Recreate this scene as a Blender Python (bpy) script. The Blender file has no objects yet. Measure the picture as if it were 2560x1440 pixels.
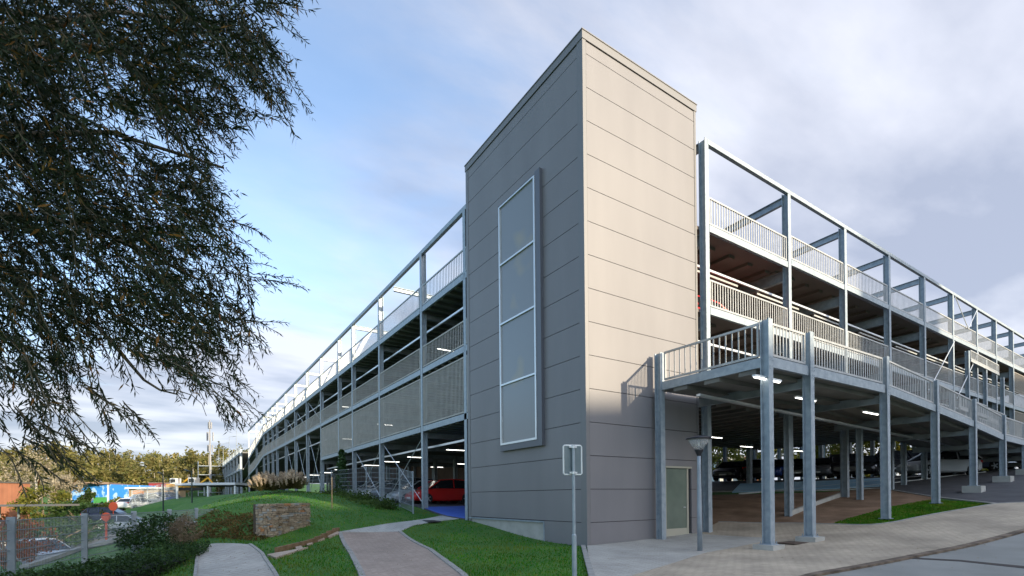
import bpy, math, random
import numpy as np
from mathutils import Vector, Matrix
random.seed(7); rng=np.random.default_rng(7)
S=bpy.context.scene; COL=S.collection
# ---------------- camera ----------------
CAM=np.array([-10.0487,-11.2062,1.5016]); YAW,PIT,ROL=0.5831914,0.003307,-0.00963; FPX,PX0,PY0=1257.07,1280.05,1238.77
Fv=np.array([math.sin(YAW)*math.cos(PIT),math.cos(YAW)*math.cos(PIT),math.sin(PIT)])
R0=np.array([math.cos(YAW),-math.sin(YAW),0.]); U0=np.cross(R0,Fv)
Rv=math.cos(ROL)*R0+math.sin(ROL)*U0; Uv=-math.sin(ROL)*R0+math.cos(ROL)*U0
cd=bpy.data.cameras.new('camera'); cam=bpy.data.objects.new('camera',cd); COL.objects.link(cam); S.camera=cam
cd.sensor_width=36; cd.lens=FPX/2560*36; cd.shift_y=(PY0-720)/2560; cd.clip_start=.1; cd.clip_end=3000
m=Matrix(((Rv[0],Uv[0],-Fv[0]),(Rv[1],Uv[1],-Fv[1]),(Rv[2],Uv[2],-Fv[2]))).to_4x4(); m.translation=Vector(CAM); cam.matrix_world=m
# ---------------- sky and sun ----------------
SUN=Vector((1.3,-3.85,1.07)).normalized()
SEL=math.asin(SUN.z); SAZ=math.atan2(SUN.x,SUN.y)
S.view_settings.view_transform='Standard'; S.view_settings.look='None'; S.view_settings.gamma=1; S.view_settings.exposure=1.7
W=bpy.data.worlds.new('World'); S.world=W; W.use_nodes=True
nt=W.node_tree; N=nt.nodes; L=nt.links; N.clear()
def nd(t,**k):
    n=N.new(t)
    for a,b in k.items():
        if a.startswith('i_'): n.inputs[int(a[2:])].default_value=b
        else: setattr(n,a,b)
    return n
sky=nd('ShaderNodeTexSky',sky_type='NISHITA',sun_disc=False,sun_elevation=SEL,sun_rotation=SAZ,air_density=1.0,dust_density=.6,ozone_density=2.0)
tc=nd('ShaderNodeTexCoord'); sx=nd('ShaderNodeSeparateXYZ'); L.new(tc.outputs['Generated'],sx.inputs[0])
za=nd('ShaderNodeMath',operation='ADD',i_1=.13); L.new(sx.outputs[2],za.inputs[0])
zm=nd('ShaderNodeMath',operation='MAXIMUM',i_1=.05); L.new(za.outputs[0],zm.inputs[0])
dx=nd('ShaderNodeMath',operation='DIVIDE'); dy=nd('ShaderNodeMath',operation='DIVIDE')
L.new(sx.outputs[0],dx.inputs[0]); L.new(zm.outputs[0],dx.inputs[1]); L.new(sx.outputs[1],dy.inputs[0]); L.new(zm.outputs[0],dy.inputs[1])
cv=nd('ShaderNodeCombineXYZ'); L.new(dx.outputs[0],cv.inputs[0]); L.new(dy.outputs[0],cv.inputs[1])
mp=nd('ShaderNodeMapping'); mp.inputs['Rotation'].default_value=(0,0,.5); mp.inputs['Scale'].default_value=(.42,.8,1); L.new(cv.outputs[0],mp.inputs[0])
n1=nd('ShaderNodeTexNoise'); n1.inputs['Scale'].default_value=1.3; n1.inputs['Detail'].default_value=9; n1.inputs['Roughness'].default_value=.6; n1.inputs['Distortion'].default_value=.5; L.new(mp.outputs[0],n1.inputs[0])
# more cloud towards +X (right), clearer to the upper left
g1=nd('ShaderNodeMath',operation='MULTIPLY',i_1=.42); L.new(sx.outputs[0],g1.inputs[0])
g2=nd('ShaderNodeMath',operation='MULTIPLY',i_1=-.10); L.new(sx.outputs[2],g2.inputs[0])
g3=nd('ShaderNodeMath',operation='ADD'); L.new(g1.outputs[0],g3.inputs[0]); L.new(g2.outputs[0],g3.inputs[1])
g4=nd('ShaderNodeMath',operation='ADD'); L.new(g3.outputs[0],g4.inputs[0]); L.new(n1.outputs[0],g4.inputs[1])
cr=nd('ShaderNodeMapRange',interpolation_type='SMOOTHSTEP'); cr.inputs[1].default_value=.43; cr.inputs[2].default_value=.76; cr.inputs[3].default_value=.20; cr.inputs[4].default_value=.93; hz=nd('ShaderNodeMapRange',interpolation_type='SMOOTHSTEP'); hz.inputs[1].default_value=.42; hz.inputs[2].default_value=.0; hz.inputs[3].default_value=0; hz.inputs[4].default_value=.5; L.new(sx.outputs[2],hz.inputs[0]); g5=nd('ShaderNodeMath',operation='ADD'); L.new(g4.outputs[0],g5.inputs[0]); L.new(hz.outputs[0],g5.inputs[1]); L.new(g5.outputs[0],cr.inputs[0])
n2=nd('ShaderNodeTexNoise'); n2.inputs['Scale'].default_value=2.1; n2.inputs['Detail'].default_value=7; L.new(mp.outputs[0],n2.inputs[0])
cc=nd('ShaderNodeMix',data_type='RGBA'); cm=nd('ShaderNodeMapRange'); cm.inputs[1].default_value=.40; cm.inputs[2].default_value=.60; L.new(n2.outputs[0],cm.inputs[0]); L.new(cm.outputs[0],cc.inputs[0]); cc.inputs[6].default_value=(1.2,1.32,1.68,1); cc.inputs[7].default_value=(2.3,2.35,2.62,1)
mx=nd('ShaderNodeMix',data_type='RGBA'); L.new(cr.outputs[0],mx.inputs[0]); L.new(sky.outputs[0],mx.inputs[6]); L.new(cc.outputs[2],mx.inputs[7])
bg=nd('ShaderNodeBackground',i_1=.13); dk=nd('ShaderNodeMapRange',interpolation_type='SMOOTHSTEP'); dk.inputs[1].default_value=-.75; dk.inputs[2].default_value=.45; dk.inputs[3].default_value=.80; dk.inputs[4].default_value=1.; L.new(sx.outputs[0],dk.inputs[0])
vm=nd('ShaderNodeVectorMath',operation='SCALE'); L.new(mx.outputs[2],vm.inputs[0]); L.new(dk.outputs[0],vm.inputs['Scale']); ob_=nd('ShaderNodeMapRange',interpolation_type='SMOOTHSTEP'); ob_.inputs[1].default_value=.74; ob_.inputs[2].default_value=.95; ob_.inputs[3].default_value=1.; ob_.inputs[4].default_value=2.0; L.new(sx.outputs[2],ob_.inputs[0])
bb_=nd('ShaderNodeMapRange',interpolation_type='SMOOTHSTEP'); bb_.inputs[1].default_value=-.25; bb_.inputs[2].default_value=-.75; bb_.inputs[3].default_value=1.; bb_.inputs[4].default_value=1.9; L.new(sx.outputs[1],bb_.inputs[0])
pm=nd('ShaderNodeMath',operation='MULTIPLY'); L.new(ob_.outputs[0],pm.inputs[0]); L.new(bb_.outputs[0],pm.inputs[1])  # overhead and rear sky, both out of view, brightened to lift the shade
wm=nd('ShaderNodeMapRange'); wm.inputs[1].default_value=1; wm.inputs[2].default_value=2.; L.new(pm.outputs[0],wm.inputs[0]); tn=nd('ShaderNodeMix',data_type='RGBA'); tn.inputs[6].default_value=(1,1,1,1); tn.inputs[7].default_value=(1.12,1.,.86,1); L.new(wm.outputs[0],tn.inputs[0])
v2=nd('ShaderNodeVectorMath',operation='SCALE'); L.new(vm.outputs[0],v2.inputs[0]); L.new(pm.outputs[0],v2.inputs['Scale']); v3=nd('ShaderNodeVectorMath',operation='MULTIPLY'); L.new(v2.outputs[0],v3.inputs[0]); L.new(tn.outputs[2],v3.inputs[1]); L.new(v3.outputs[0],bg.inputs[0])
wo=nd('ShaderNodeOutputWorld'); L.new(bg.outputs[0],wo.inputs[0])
ld=bpy.data.lights.new('sun','SUN'); ld.energy=2.3; ld.angle=math.radians(.5); ld.color=(1,.85,.60)
lo=bpy.data.objects.new('sun',ld); lo.rotation_euler=SUN.to_track_quat('Z','Y').to_euler(); lo.location=(0,0,60); COL.objects.link(lo)
# ---------------- helpers ----------------
def at(px,py,D): return CAM+(Fv+Rv*(px-PX0)/FPX-Uv*(py-PY0)/FPX)*D
def B(px,py,ax,v):
    d=Fv+Rv*(px-PX0)/FPX-Uv*(py-PY0)/FPX; return CAM+d*((v-CAM[ax])/d[ax])
MATS={}
def mat(name,c1,c2=None,scale=3.,rough=.8,metal=0.,bump=0.,bscale=None,detail=5,spec=.5,lo=.35,hi=.65,emit=None,estr=0,alpha=1,trans=0,dist=0,stretch=None,objc=True):
    if name in MATS: return MATS[name]
    M=bpy.data.materials.new(name); M.use_nodes=True; t=M.node_tree; b=t.nodes['Principled BSDF']
    b.inputs['Base Color'].default_value=(*c1,1); b.inputs['Roughness'].default_value=rough; b.inputs['Metallic'].default_value=metal; b.inputs['Specular IOR Level'].default_value=spec
    if emit: b.inputs['Emission Color'].default_value=(*emit,1); b.inputs['Emission Strength'].default_value=estr
    b.inputs['Alpha'].default_value=alpha; b.inputs['Transmission Weight'].default_value=trans
    if c2 or bump:
        tcn=t.nodes.new('ShaderNodeTexCoord'); src=tcn.outputs['Object']
        if stretch:
            mpn=t.nodes.new('ShaderNodeMapping'); mpn.inputs['Scale'].default_value=stretch; t.links.new(src,mpn.inputs[0]); src=mpn.outputs[0]
        if c2:
            n=t.nodes.new('ShaderNodeTexNoise'); n.inputs['Scale'].default_value=scale; n.inputs['Detail'].default_value=detail; n.inputs['Distortion'].default_value=dist; t.links.new(src,n.inputs[0])
            r=t.nodes.new('ShaderNodeMapRange'); r.inputs[1].default_value=lo; r.inputs[2].default_value=hi; t.links.new(n.outputs[0],r.inputs[0])
            x=t.nodes.new('ShaderNodeMix'); x.data_type='RGBA'; x.inputs[6].default_value=(*c1,1); x.inputs[7].default_value=(*c2,1); t.links.new(r.outputs[0],x.inputs[0]); t.links.new(x.outputs[2],b.inputs['Base Color'])
        if bump:
            n=t.nodes.new('ShaderNodeTexNoise'); n.inputs['Scale'].default_value=bscale or scale*4; n.inputs['Detail'].default_value=6; t.links.new(src,n.inputs[0])
            bn=t.nodes.new('ShaderNodeBump'); bn.inputs['Strength'].default_value=bump; bn.inputs['Distance'].default_value=.03; t.links.new(n.outputs[0],bn.inputs['Height']); t.links.new(bn.outputs[0],b.inputs['Normal'])
    MATS[name]=M; return M
def leafmat(name,cols,scale=.6,trans=.35,rough=.6,patch=None,spec=.25):
    M=bpy.data.materials.new(name); M.use_nodes=True; t=M.node_tree; b=t.nodes['Principled BSDF']; b.inputs['Roughness'].default_value=rough; b.inputs['Specular IOR Level'].default_value=spec
    g=t.nodes.new('ShaderNodeNewGeometry'); r=t.nodes.new('ShaderNodeValToRGB'); r.color_ramp.interpolation='LINEAR'
    e=r.color_ramp.elements
    while len(e)<len(cols): e.new(.5)
    for i,c in enumerate(cols): e[i].position=c[3] if len(c)>3 else i/(len(cols)-1); e[i].color=(*c[:3],1)
    t.links.new(g.outputs['Random Per Island'],r.inputs[0])
    n=t.nodes.new('ShaderNodeTexNoise'); n.inputs['Scale'].default_value=scale; n.inputs['Detail'].default_value=3; tcn=t.nodes.new('ShaderNodeTexCoord'); t.links.new(tcn.outputs['Object'],n.inputs[0])
    hs=t.nodes.new('ShaderNodeHueSaturation'); mr=t.nodes.new('ShaderNodeMapRange'); mr.inputs[1].default_value=.3; mr.inputs[2].default_value=.7; mr.inputs[3].default_value=.6; mr.inputs[4].default_value=1.45
    t.links.new(n.outputs[0],mr.inputs[0]); t.links.new(mr.outputs[0],hs.inputs['Value']); src=r.outputs[0]
    if patch:
        n9=t.nodes.new('ShaderNodeTexNoise'); n9.inputs['Scale'].default_value=.45; n9.inputs['Detail'].default_value=5; t.links.new(tcn.outputs['Object'],n9.inputs[0]); m9=t.nodes.new('ShaderNodeMapRange'); m9.inputs[1].default_value=.50; m9.inputs[2].default_value=.66; t.links.new(n9.outputs[0],m9.inputs[0])
        x9=t.nodes.new('ShaderNodeMix'); x9.data_type='RGBA'; x9.inputs[7].default_value=(*patch,1); t.links.new(m9.outputs[0],x9.inputs[0]); t.links.new(src,x9.inputs[6]); src=x9.outputs[2]
    t.links.new(src,hs.inputs['Color']); t.links.new(hs.outputs[0],b.inputs['Base Color'])
    tr=t.nodes.new('ShaderNodeBsdfTranslucent'); t.links.new(hs.outputs[0],tr.inputs[0]); ms=t.nodes.new('ShaderNodeMixShader'); ms.inputs[0].default_value=trans
    o=t.nodes['Material Output']; t.links.new(b.outputs[0],ms.inputs[1]); t.links.new(tr.outputs[0],ms.inputs[2]); t.links.new(ms.outputs[0],o.inputs[0])
    MATS[name]=M; return M
def pavemat(name,c1,c2,mort,bw=.2,bh=.1,rot=0.,rough=.85,off=.5,patch=(.8,1.15),mw=.006,msm=.1):
    M=bpy.data.materials.new(name); M.use_nodes=True; t=M.node_tree; b=t.nodes['Principled BSDF']; b.inputs['Roughness'].default_value=rough
    tcn=t.nodes.new('ShaderNodeTexCoord'); mpn=t.nodes.new('ShaderNodeMapping'); mpn.inputs['Rotation'].default_value=(0,0,rot); t.links.new(tcn.outputs['Object'],mpn.inputs[0])
    br=t.nodes.new('ShaderNodeTexBrick'); br.offset=off; br.inputs['Scale'].default_value=1; br.inputs['Brick Width'].default_value=bw; br.inputs['Row Height'].default_value=bh; br.inputs['Mortar Size'].default_value=mw; br.inputs['Mortar Smooth'].default_value=msm
    br.inputs['Color1'].default_value=(*c1,1); br.inputs['Color2'].default_value=(*c2,1); br.inputs['Mortar'].default_value=(*mort,1); t.links.new(mpn.outputs[0],br.inputs[0])
    n=t.nodes.new('ShaderNodeTexNoise'); n.inputs['Scale'].default_value=.7; n.inputs['Detail'].default_value=8; t.links.new(tcn.outputs['Object'],n.inputs[0])
    mr=t.nodes.new('ShaderNodeMapRange'); mr.inputs[1].default_value=.3; mr.inputs[2].default_value=.7; mr.inputs[3].default_value=patch[0]; mr.inputs[4].default_value=patch[1]; t.links.new(n.outputs[0],mr.inputs[0])
    hs=t.nodes.new('ShaderNodeHueSaturation'); t.links.new(mr.outputs[0],hs.inputs['Value']); t.links.new(br.outputs[0],hs.inputs['Color']); t.links.new(hs.outputs[0],b.inputs['Base Color'])
    bn=t.nodes.new('ShaderNodeBump'); bn.inputs['Strength'].default_value=.5; bn.inputs['Distance'].default_value=.01; bn.invert=True; t.links.new(br.outputs['Fac'],bn.inputs['Height']); t.links.new(bn.outputs[0],b.inputs['Normal'])
    MATS[name]=M; return M
class MB:
    def __init__(s): s.v=[]; s.f=[]
    def add(s,vs,fs):
        o=len(s.v); s.v+= [tuple(map(float,x)) for x in vs]; s.f+=[tuple(i+o for i in q) for q in fs]
    def box(s,a,b):
        x0,y0,z0=a; x1,y1,z1=b
        s.add([(x0,y0,z0),(x1,y0,z0),(x1,y1,z0),(x0,y1,z0),(x0,y0,z1),(x1,y0,z1),(x1,y1,z1),(x0,y1,z1)],[(0,3,2,1),(4,5,6,7),(0,1,5,4),(1,2,6,5),(2,3,7,6),(3,0,4,7)])
    def beam(s,a,b,w,h,up=(0,0,1)):
        a=Vector(a); b=Vector(b); d=(b-a).normalized(); u=Vector(up)
        if abs(d.dot(u))>.98: u=Vector((0,1,0))
        r=d.cross(u).normalized()*w/2; u=r.cross(d).normalized()*h/2
        s.add([a-r-u,a+r-u,a+r+u,a-r+u,b-r-u,b+r-u,b+r+u,b-r+u],[(0,3,2,1),(4,5,6,7),(0,1,5,4),(1,2,6,5),(2,3,7,6),(3,0,4,7)])
    def hcol(s,x,y,z0,z1,w=.26,d=.26,ax='y'):
        t=.022
        if ax=='y':
            s.box((x-w/2,y-d/2,z0),(x+w/2,y-d/2+t,z1)); s.box((x-w/2,y+d/2-t,z0),(x+w/2,y+d/2,z1)); s.box((x-t/2,y-d/2+t,z0),(x+t/2,y+d/2-t,z1))
        else:
            s.box((x-d/2,y-w/2,z0),(x-d/2+t,y+w/2,z1)); s.box((x+d/2-t,y-w/2,z0),(x+d/2,y+w/2,z1)); s.box((x-d/2+t,y-t/2,z0),(x+d/2-t,y+t/2,z1))
    def ibeam(s,a,b,w,h):
        a=Vector(a); b=Vector(b); t=.02
        for dz,hh,ww in ((h/2-t/2,t,w),(-h/2+t/2,t,w),(0,h-2*t,t)): s.beam(a+Vector((0,0,dz)),b+Vector((0,0,dz)),ww,hh)
    def tube(s,pts,r,n=8,cap=True):
        pts=[Vector(p) for p in pts]; rs=r if isinstance(r,(list,tuple)) else [r]*len(pts); o=len(s.v); vs=[]; fs=[]
        for i,p in enumerate(pts):
            d=(pts[min(i+1,len(pts)-1)]-pts[max(i-1,0)]).normalized(); u=Vector((0,0,1)) if abs(d.z)<.9 else Vector((1,0,0))
            a=d.cross(u).normalized(); c=a.cross(d)
            for k in range(n): an=2*math.pi*k/n; vs.append(p+(a*math.cos(an)+c*math.sin(an))*rs[i])
        for i in range(len(pts)-1):
            for k in range(n): fs.append((i*n+k,i*n+(k+1)%n,(i+1)*n+(k+1)%n,(i+1)*n+k))
        if cap: fs.append(tuple(range(n))[::-1]); fs.append(tuple(range((len(pts)-1)*n,len(pts)*n)))
        s.add(vs,fs)
    def lathe(s,c,prof,n=16):
        vs=[];fs=[]
        for r,z in prof:
            for k in range(n): an=2*math.pi*k/n; vs.append((c[0]+r*math.cos(an),c[1]+r*math.sin(an),c[2]+z))
        for i in range(len(prof)-1):
            for k in range(n): fs.append((i*n+k,i*n+(k+1)%n,(i+1)*n+(k+1)%n,(i+1)*n+k))
        fs.append(tuple(range(n))[::-1]); fs.append(tuple(range((len(prof)-1)*n,len(prof)*n))); s.add(vs,fs)
    def build(s,name,mt,parent=None,smooth=False,loc=None):
        me=bpy.data.meshes.new(name); me.from_pydata(s.v,[],s.f); me.update()
        if mt: me.materials.append(mt)
        o=bpy.data.objects.new(name,me); COL.objects.link(o)
        if smooth: me.polygons.foreach_set('use_smooth',[True]*len(me.polygons))
        if parent: o.parent=parent
        if loc is not None: o.location=loc
        return o
def tag(o,label=None,cat=None,group=None,kind=None):
    if label: o['label']=label
    if cat: o['category']=cat
    if group: o['group']=group
    if kind: o['kind']=kind
    return o
def empty(name,loc=(0,0,0),label=None,cat=None,group=None,rz=0):
    o=bpy.data.objects.new(name,None); o.empty_display_size=.1; o.location=loc; o.rotation_euler=(0,0,rz); COL.objects.link(o); return tag(o,label,cat,group)
def copy_tree(o,loc=None,rz=None,parent=None):
    c=o.copy(); COL.objects.link(c); c.parent=parent
    if loc is not None: c.location=loc
    if rz is not None: c.rotation_euler=(0,0,rz)
    for ch in o.children:
        copy_tree(ch,parent=c)
    return c
# ---------------- materials ----------------
galv=mat('galvanised_steel',(.26,.31,.36),(.38,.43,.47),scale=6,rough=.5,metal=.35,lo=.3,hi=.7,detail=8)
galvl=mat('bright_galvanised_bars',(.36,.37,.375),(.46,.465,.465),scale=4,rough=.45,metal=.3)
galvd=mat('galvanised_steel_dull',(.24,.28,.32),(.33,.37,.41),scale=3,rough=.55,metal=.3)
clad=mat('taupe_cladding',(.205,.195,.203),(.232,.221,.228),scale=.9,rough=.5,metal=.12,spec=.4,bump=.02,bscale=.7,stretch=(1,1,.25),lo=.3,hi=.7)
trimm=mat('taupe_trim',(.20,.195,.20),rough=.5,metal=.2)
gap=mat('dark_joint',(.03,.03,.035),rough=.9)
conc=mat('concrete',(.36,.35,.32),(.44,.43,.40),scale=2.5,rough=.9,bump=.3)
ceil=mat('steel_decking',(.20,.195,.18),(.15,.145,.135),scale=.8,rough=.7)
ceilb=mat('brown_decking',(.19,.145,.125),(.15,.115,.10),scale=.8,rough=.7)
white=mat('white_paint',(.75,.76,.76),rough=.4)
alum=mat('aluminium',(.68,.70,.72),rough=.3,metal=.4)
glassp=mat('pane_painted_reflection',(.215,.225,.24),(.42,.34,.17),scale=.5,rough=.22,spec=.6,lo=.60,hi=.82,detail=2)  # second colour paints yellowish reflections onto the panes as blotches
asph=mat('asphalt',(.050,.050,.056),(.075,.074,.08),scale=1.2,rough=.9,bump=.5,bscale=60)
roadm=mat('worn_asphalt',(.22,.22,.205),(.27,.268,.25),scale=.9,rough=.9,bump=.5,bscale=70,detail=10)
bluep=mat('blue_floor_paint',(.05,.12,.5),(.07,.16,.55),scale=2,rough=.6)
bluel=mat('pale_blue_paint',(.25,.45,.60),(.30,.50,.64),scale=2,rough=.6)
wpaint=mat('road_marking',(.7,.7,.68),rough=.7)
lamp=mat('lit_tube',(1,1,1),emit=(1,.97,.88),estr=1.6)
black=mat('black_plastic',(.02,.02,.025),rough=.4)
grassg=mat('grass_ground',(.024,.11,.008),(.06,.15,.014),scale=.8,rough=.95,bump=1,bscale=25,detail=10)
earth=mat('bare_earth',(.15,.085,.045),(.26,.16,.10),scale=1.1,rough=.95,bump=1,bscale=18,detail=10)
redp=mat('red_paint',(.5,.02,.02),rough=.4)
# ---------------- terrain ----------------
PTS=[(905,1440,9.6),(1030,1440,9.7),(930,1345,16.6),(1000,1330,18.3),(1100,1305,21.3),(1165,1300,21),(1120,1290,23.4),(1361,1351,16.9),(1466,1368,14.8),
(590,1440,9.7),(570,1365,13.5),(640,1362,13.8),(665,1395,11.8),(850,1330,17),(690,1352,15.2),(778,1318,16.6),(760,1400,11.6),(830,1370,14),
(550,1335,15.2),(560,1290,17.5),(560,1262,21),(700,1228,28),(620,1228,31),(560,1238,38),(500,1244,46),(440,1243,60),(330,1275,50),(380,1262,55),(300,1280,60),(800,1236,26.5),(850,1262,22.5),(780,1290,19),(640,1300,18.5),(900,1290,20.5),(700,1260,22),(960,1285,22.5),
(500,1362,13.5),(480,1440,9.4),(480,1366,12.5),(300,1530,8.5),(100,1560,8.5),(430,1415,12),(350,1430,13),(150,1440,12),(440,1372,17),(330,1385,17),(200,1420,16),(380,1325,36),(450,1310,26),(480,1290,27),(330,1328,46),(250,1338,48),(90,1425,28),(60,1385,40),(280,1290,75),(200,1310,65),(0,1285,90),(100,1290,70),(500,1240,90)]
CP=[tuple(at(*p)) for p in PTS]
CP+=[(-10,-11,-.05),(-12,-6,-.05),(-16,-4,-.4),(-18,4,-1.0),(-22,10,-1.3),(-14,-14,-.1),(-30,0,-1.5),(-5,-14,-.08),(-10,-30,-.1),(20,-30,1.0),(-40,-30,-1),(0,-9,-.1),(-3.5,-4,-.04),(3,0,.05),(5,0,.12),
(2.9,-3.85,.02),(5,-3.85,.12),(10.2,-3.85,.6),(14.85,-3.85,1.05),(19.4,-3.85,1.5),(23.85,-3.85,2.0),(28,-3.85,2.45),(35,-3.85,3.05),(48,-3.85,3.6),(70,-4,4.0),(8.7,-7.5,.37),(14.5,-5.7,.98),(20,-9,1.6),(30,-10,2.6),(50,-14,3.9),(5,-10,.05),(8,0,.32),(10,4,1.0),(7,6,.85),(14,3,1.35),(14,7,1.55),(20,3,1.85),(25,5,2.35),(30,3,2.65),(22,9,2.35),(30,12,2.6),(36,8,2.7),(26,14,2.6),(40,14,2.75),(45,4,2.9),(50,20,2.85),(60,6,3.0),(60,30,2.9),(100,30,3.0),
(0,12.1,.95),(4,9,1.0),(8,14,1.1),(14,22,1.4),(0,18.5,1.2),(0,24,1.35),(0,33,1.5),(0,50,1.7),(0,70,1.8),(0,100,2.2),(15,60,2.2),(30,60,3),(15,100,2.5),(0,150,2.5),(-60,60,-1.6),(-80,120,-.5),(-40,100,.5),(-60,10,-1.8),(60,150,3),(150,0,5),(150,100,6),(-20,200,6),(-120,200,4),(300,300,10),(0,400,14),(-300,300,10),(300,-200,4),(-300,-200,-2),(0,-300,0),(-200,0,-2),(-120,60,-1.8)]
CP=np.array(CP); c2=1.6**2
def phi(r2): return np.sqrt(r2+c2)
A=phi(((CP[:,None,:2]-CP[None,:,:2])**2).sum(-1)); n=len(CP)
K=np.zeros((n+3,n+3)); K[:n,:n]=A-np.eye(n)*.25; K[:n,n]=1; K[:n,n+1:n+3]=CP[:,:2]; K[n:,:n]=K[:n,n:].T
Wt=np.linalg.solve(K,np.r_[CP[:,2],0,0,0])
def zraw(x,y):
    x=np.asarray(x,float); y=np.asarray(y,float); sh=x.shape; x=x.ravel(); y=y.ravel(); o=np.zeros(len(x))
    for i in range(0,len(x),20000):
        X=x[i:i+20000]; Y=y[i:i+20000]
        o[i:i+20000]=phi((X[:,None]-CP[None,:,0])**2+(Y[:,None]-CP[None,:,1])**2)@Wt[:n]+Wt[n]+Wt[n+1]*X+Wt[n+2]*Y
    return o.reshape(sh)
def axis(lo,a,b,hi,st):
    mid=list(np.arange(a,b+1e-6,st)); L_=[]; x=a; s=st
    while x>lo: s*=1.25; x-=s; L_.append(x)
    R_=[]; x=mid[-1]; s=st
    while x<hi: s*=1.25; x+=s; R_.append(x)
    return np.array(L_[::-1]+mid+R_)
GX=axis(-700,-26,34,900,.4); GY=axis(-500,-14,46,1200,.4)
GZ=zraw(*np.meshgrid(GX,GY,indexing='ij'))
def zg(x,y):
    x=np.asarray(x,float); y=np.asarray(y,float)
    i=np.clip(np.searchsorted(GX,x)-1,0,len(GX)-2); j=np.clip(np.searchsorted(GY,y)-1,0,len(GY)-2)
    u=(x-GX[i])/(GX[i+1]-GX[i]); v=(y-GY[j])/(GY[j+1]-GY[j])
    return GZ[i,j]*(1-u)*(1-v)+GZ[i+1,j]*u*(1-v)+GZ[i,j+1]*(1-u)*v+GZ[i+1,j+1]*u*v
def G(px,py,dmin=5.,dmax=400):
    d=Fv+Rv*(px-PX0)/FPX-Uv*(py-PY0)/FPX; D=np.geomspace(dmin,dmax,1500); P=CAM[None]+d[None]*D[:,None]
    h=P[:,2]-zg(P[:,0],P[:,1]); k=np.argmax(h<0)
    if h[k]>=0: k=len(D)-1
    return P[k]
def gz(x,y): return float(zg(x,y))
def structure(o): o['kind']='structure'; return o
gx,gy=np.meshgrid(GX,GY,indexing='ij'); ni,nj=gx.shape
V=np.stack([gx.ravel(),gy.ravel(),GZ.ravel()],1)
I=(np.arange(ni-1)[:,None]*nj+np.arange(nj-1)[None]).ravel()
me=bpy.data.meshes.new('ground'); me.from_pydata(V.tolist(),[],np.stack([I,I+nj,I+nj+1,I+1],1).tolist()); me.polygons.foreach_set('use_smooth',[True]*len(me.polygons)); me.materials.append(grassg)
structure(bpy.data.objects.new('ground',me)); COL.objects.link(bpy.data.objects['ground'])
def resamp(P,n):
    P=[np.array(p[:2],float) for p in P]; d=[0]
    for a,b in zip(P,P[1:]): d.append(d[-1]+np.linalg.norm(b-a)+1e-9)
    t=np.linspace(0,d[-1],n); return np.stack([np.interp(t,d,[p[k] for p in P]) for k in (0,1)],1)
def ribbon(name,ea,eb,mt,dz=.02,nu=60,nv=10,thick=0):
    a=resamp(ea,nu); b=resamp(eb,nu); w=np.linspace(0,1,nv); P=a[:,None]*(1-w)[None,:,None]+b[:,None]*w[None,:,None]
    z=zg(P[...,0],P[...,1])+dz; V=np.concatenate([P,z[...,None]],2).reshape(-1,3); F=[]
    for i in range(nu-1):
        for j in range(nv-1): q=i*nv+j; F.append((q,q+1,q+nv+1,q+nv))
    # skirt so that the edge has thickness
    o=len(V); ring=[i*nv for i in range(nu)]+[(nu-1)*nv+j for j in range(1,nv)]+[i*nv+nv-1 for i in range(nu-2,-1,-1)]+[j for j in range(nv-2,0,-1)]
    V=np.concatenate([V,V[ring]-[0,0,.12]]); m_=len(ring)
    for k in range(m_): F.append((ring[k],ring[(k+1)%m_],o+(k+1)%m_,o+k))
    me=bpy.data.meshes.new(name); me.from_pydata(V.tolist(),[],F); me.materials.append(mt); ob=bpy.data.objects.new(name,me); COL.objects.link(ob)
    return structure(ob)
def g2(L_): return [G(*p) for p in L_]
# ---------------- paths, pavement, road ----------------
pavA=pavemat('clay_pavers',(.30,.235,.195),(.36,.285,.235),(.15,.12,.10),.21,.105,YAW*-1,mw=.004)
pavB=pavemat('grey_pavers',(.35,.33,.295),(.41,.39,.35),(.19,.18,.16),.22,.11,1.2,mw=.004)
pavC=pavemat('weathered_pavers',(.39,.325,.245),(.45,.37,.28),(.21,.17,.125),.22,.14,.35,mw=.006,patch=(.7,1.2))
pavD=pavemat('concrete_pavers',(.36,.36,.34),(.43,.425,.40),(.2,.19,.17),.30,.30,0,mw=.006)
kerbm=mat('kerb_concrete',(.24,.235,.22),(.32,.31,.29),scale=5,rough=.9,bump=.3)
kerbd=mat('dirty_kerb',(.07,.05,.035),(.20,.15,.11),scale=3,rough=.95,bump=.5)
ribbon('path',g2([(935,1600),(905,1440),(878,1385),(850,1333)]),g2([(1250,1600),(1160,1440),(1075,1375),(1000,1330)]),pavA)
ribbon('path',g2([(850,1331),(965,1311),(1100,1291),(1185,1281)]),g2([(1000,1330),(1035,1314),(1100,1303),(1185,1293)]),pavD,dz=.026)
def edging(L_,w=.1,dz=.045,m_=None,name='kerb',nu=60):
    P=resamp(g2(L_) if not isinstance(L_,np.ndarray) else L_,nu); T=np.gradient(P,axis=0); T/=np.linalg.norm(T,axis=1)[:,None]; Nn=np.stack([-T[:,1],T[:,0]],1)
    return ribbon(name,P-Nn*w/2,P+Nn*w/2,m_ or kerbm,dz=dz,nu=nu,nv=2)
edging([(935,1600),(905,1440),(878,1385),(850,1333)],.12)
edging([(1250,1600),(1160,1440),(1075,1375),(1000,1330)],.12)
ribbon('path',g2([(470,1600),(488,1440),(492,1400),(500,1364)]),g2([(780,1600),(690,1440),(655,1385),(625,1363)]),pavB)
edging([(780,1600),(690,1440),(655,1385),(625,1363)],.07)
edging([(470,1600),(488,1440),(492,1400),(500,1364)],.06)
up=[(1461,1369),(1560,1356),(1646,1345),(1790,1322)]
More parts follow.
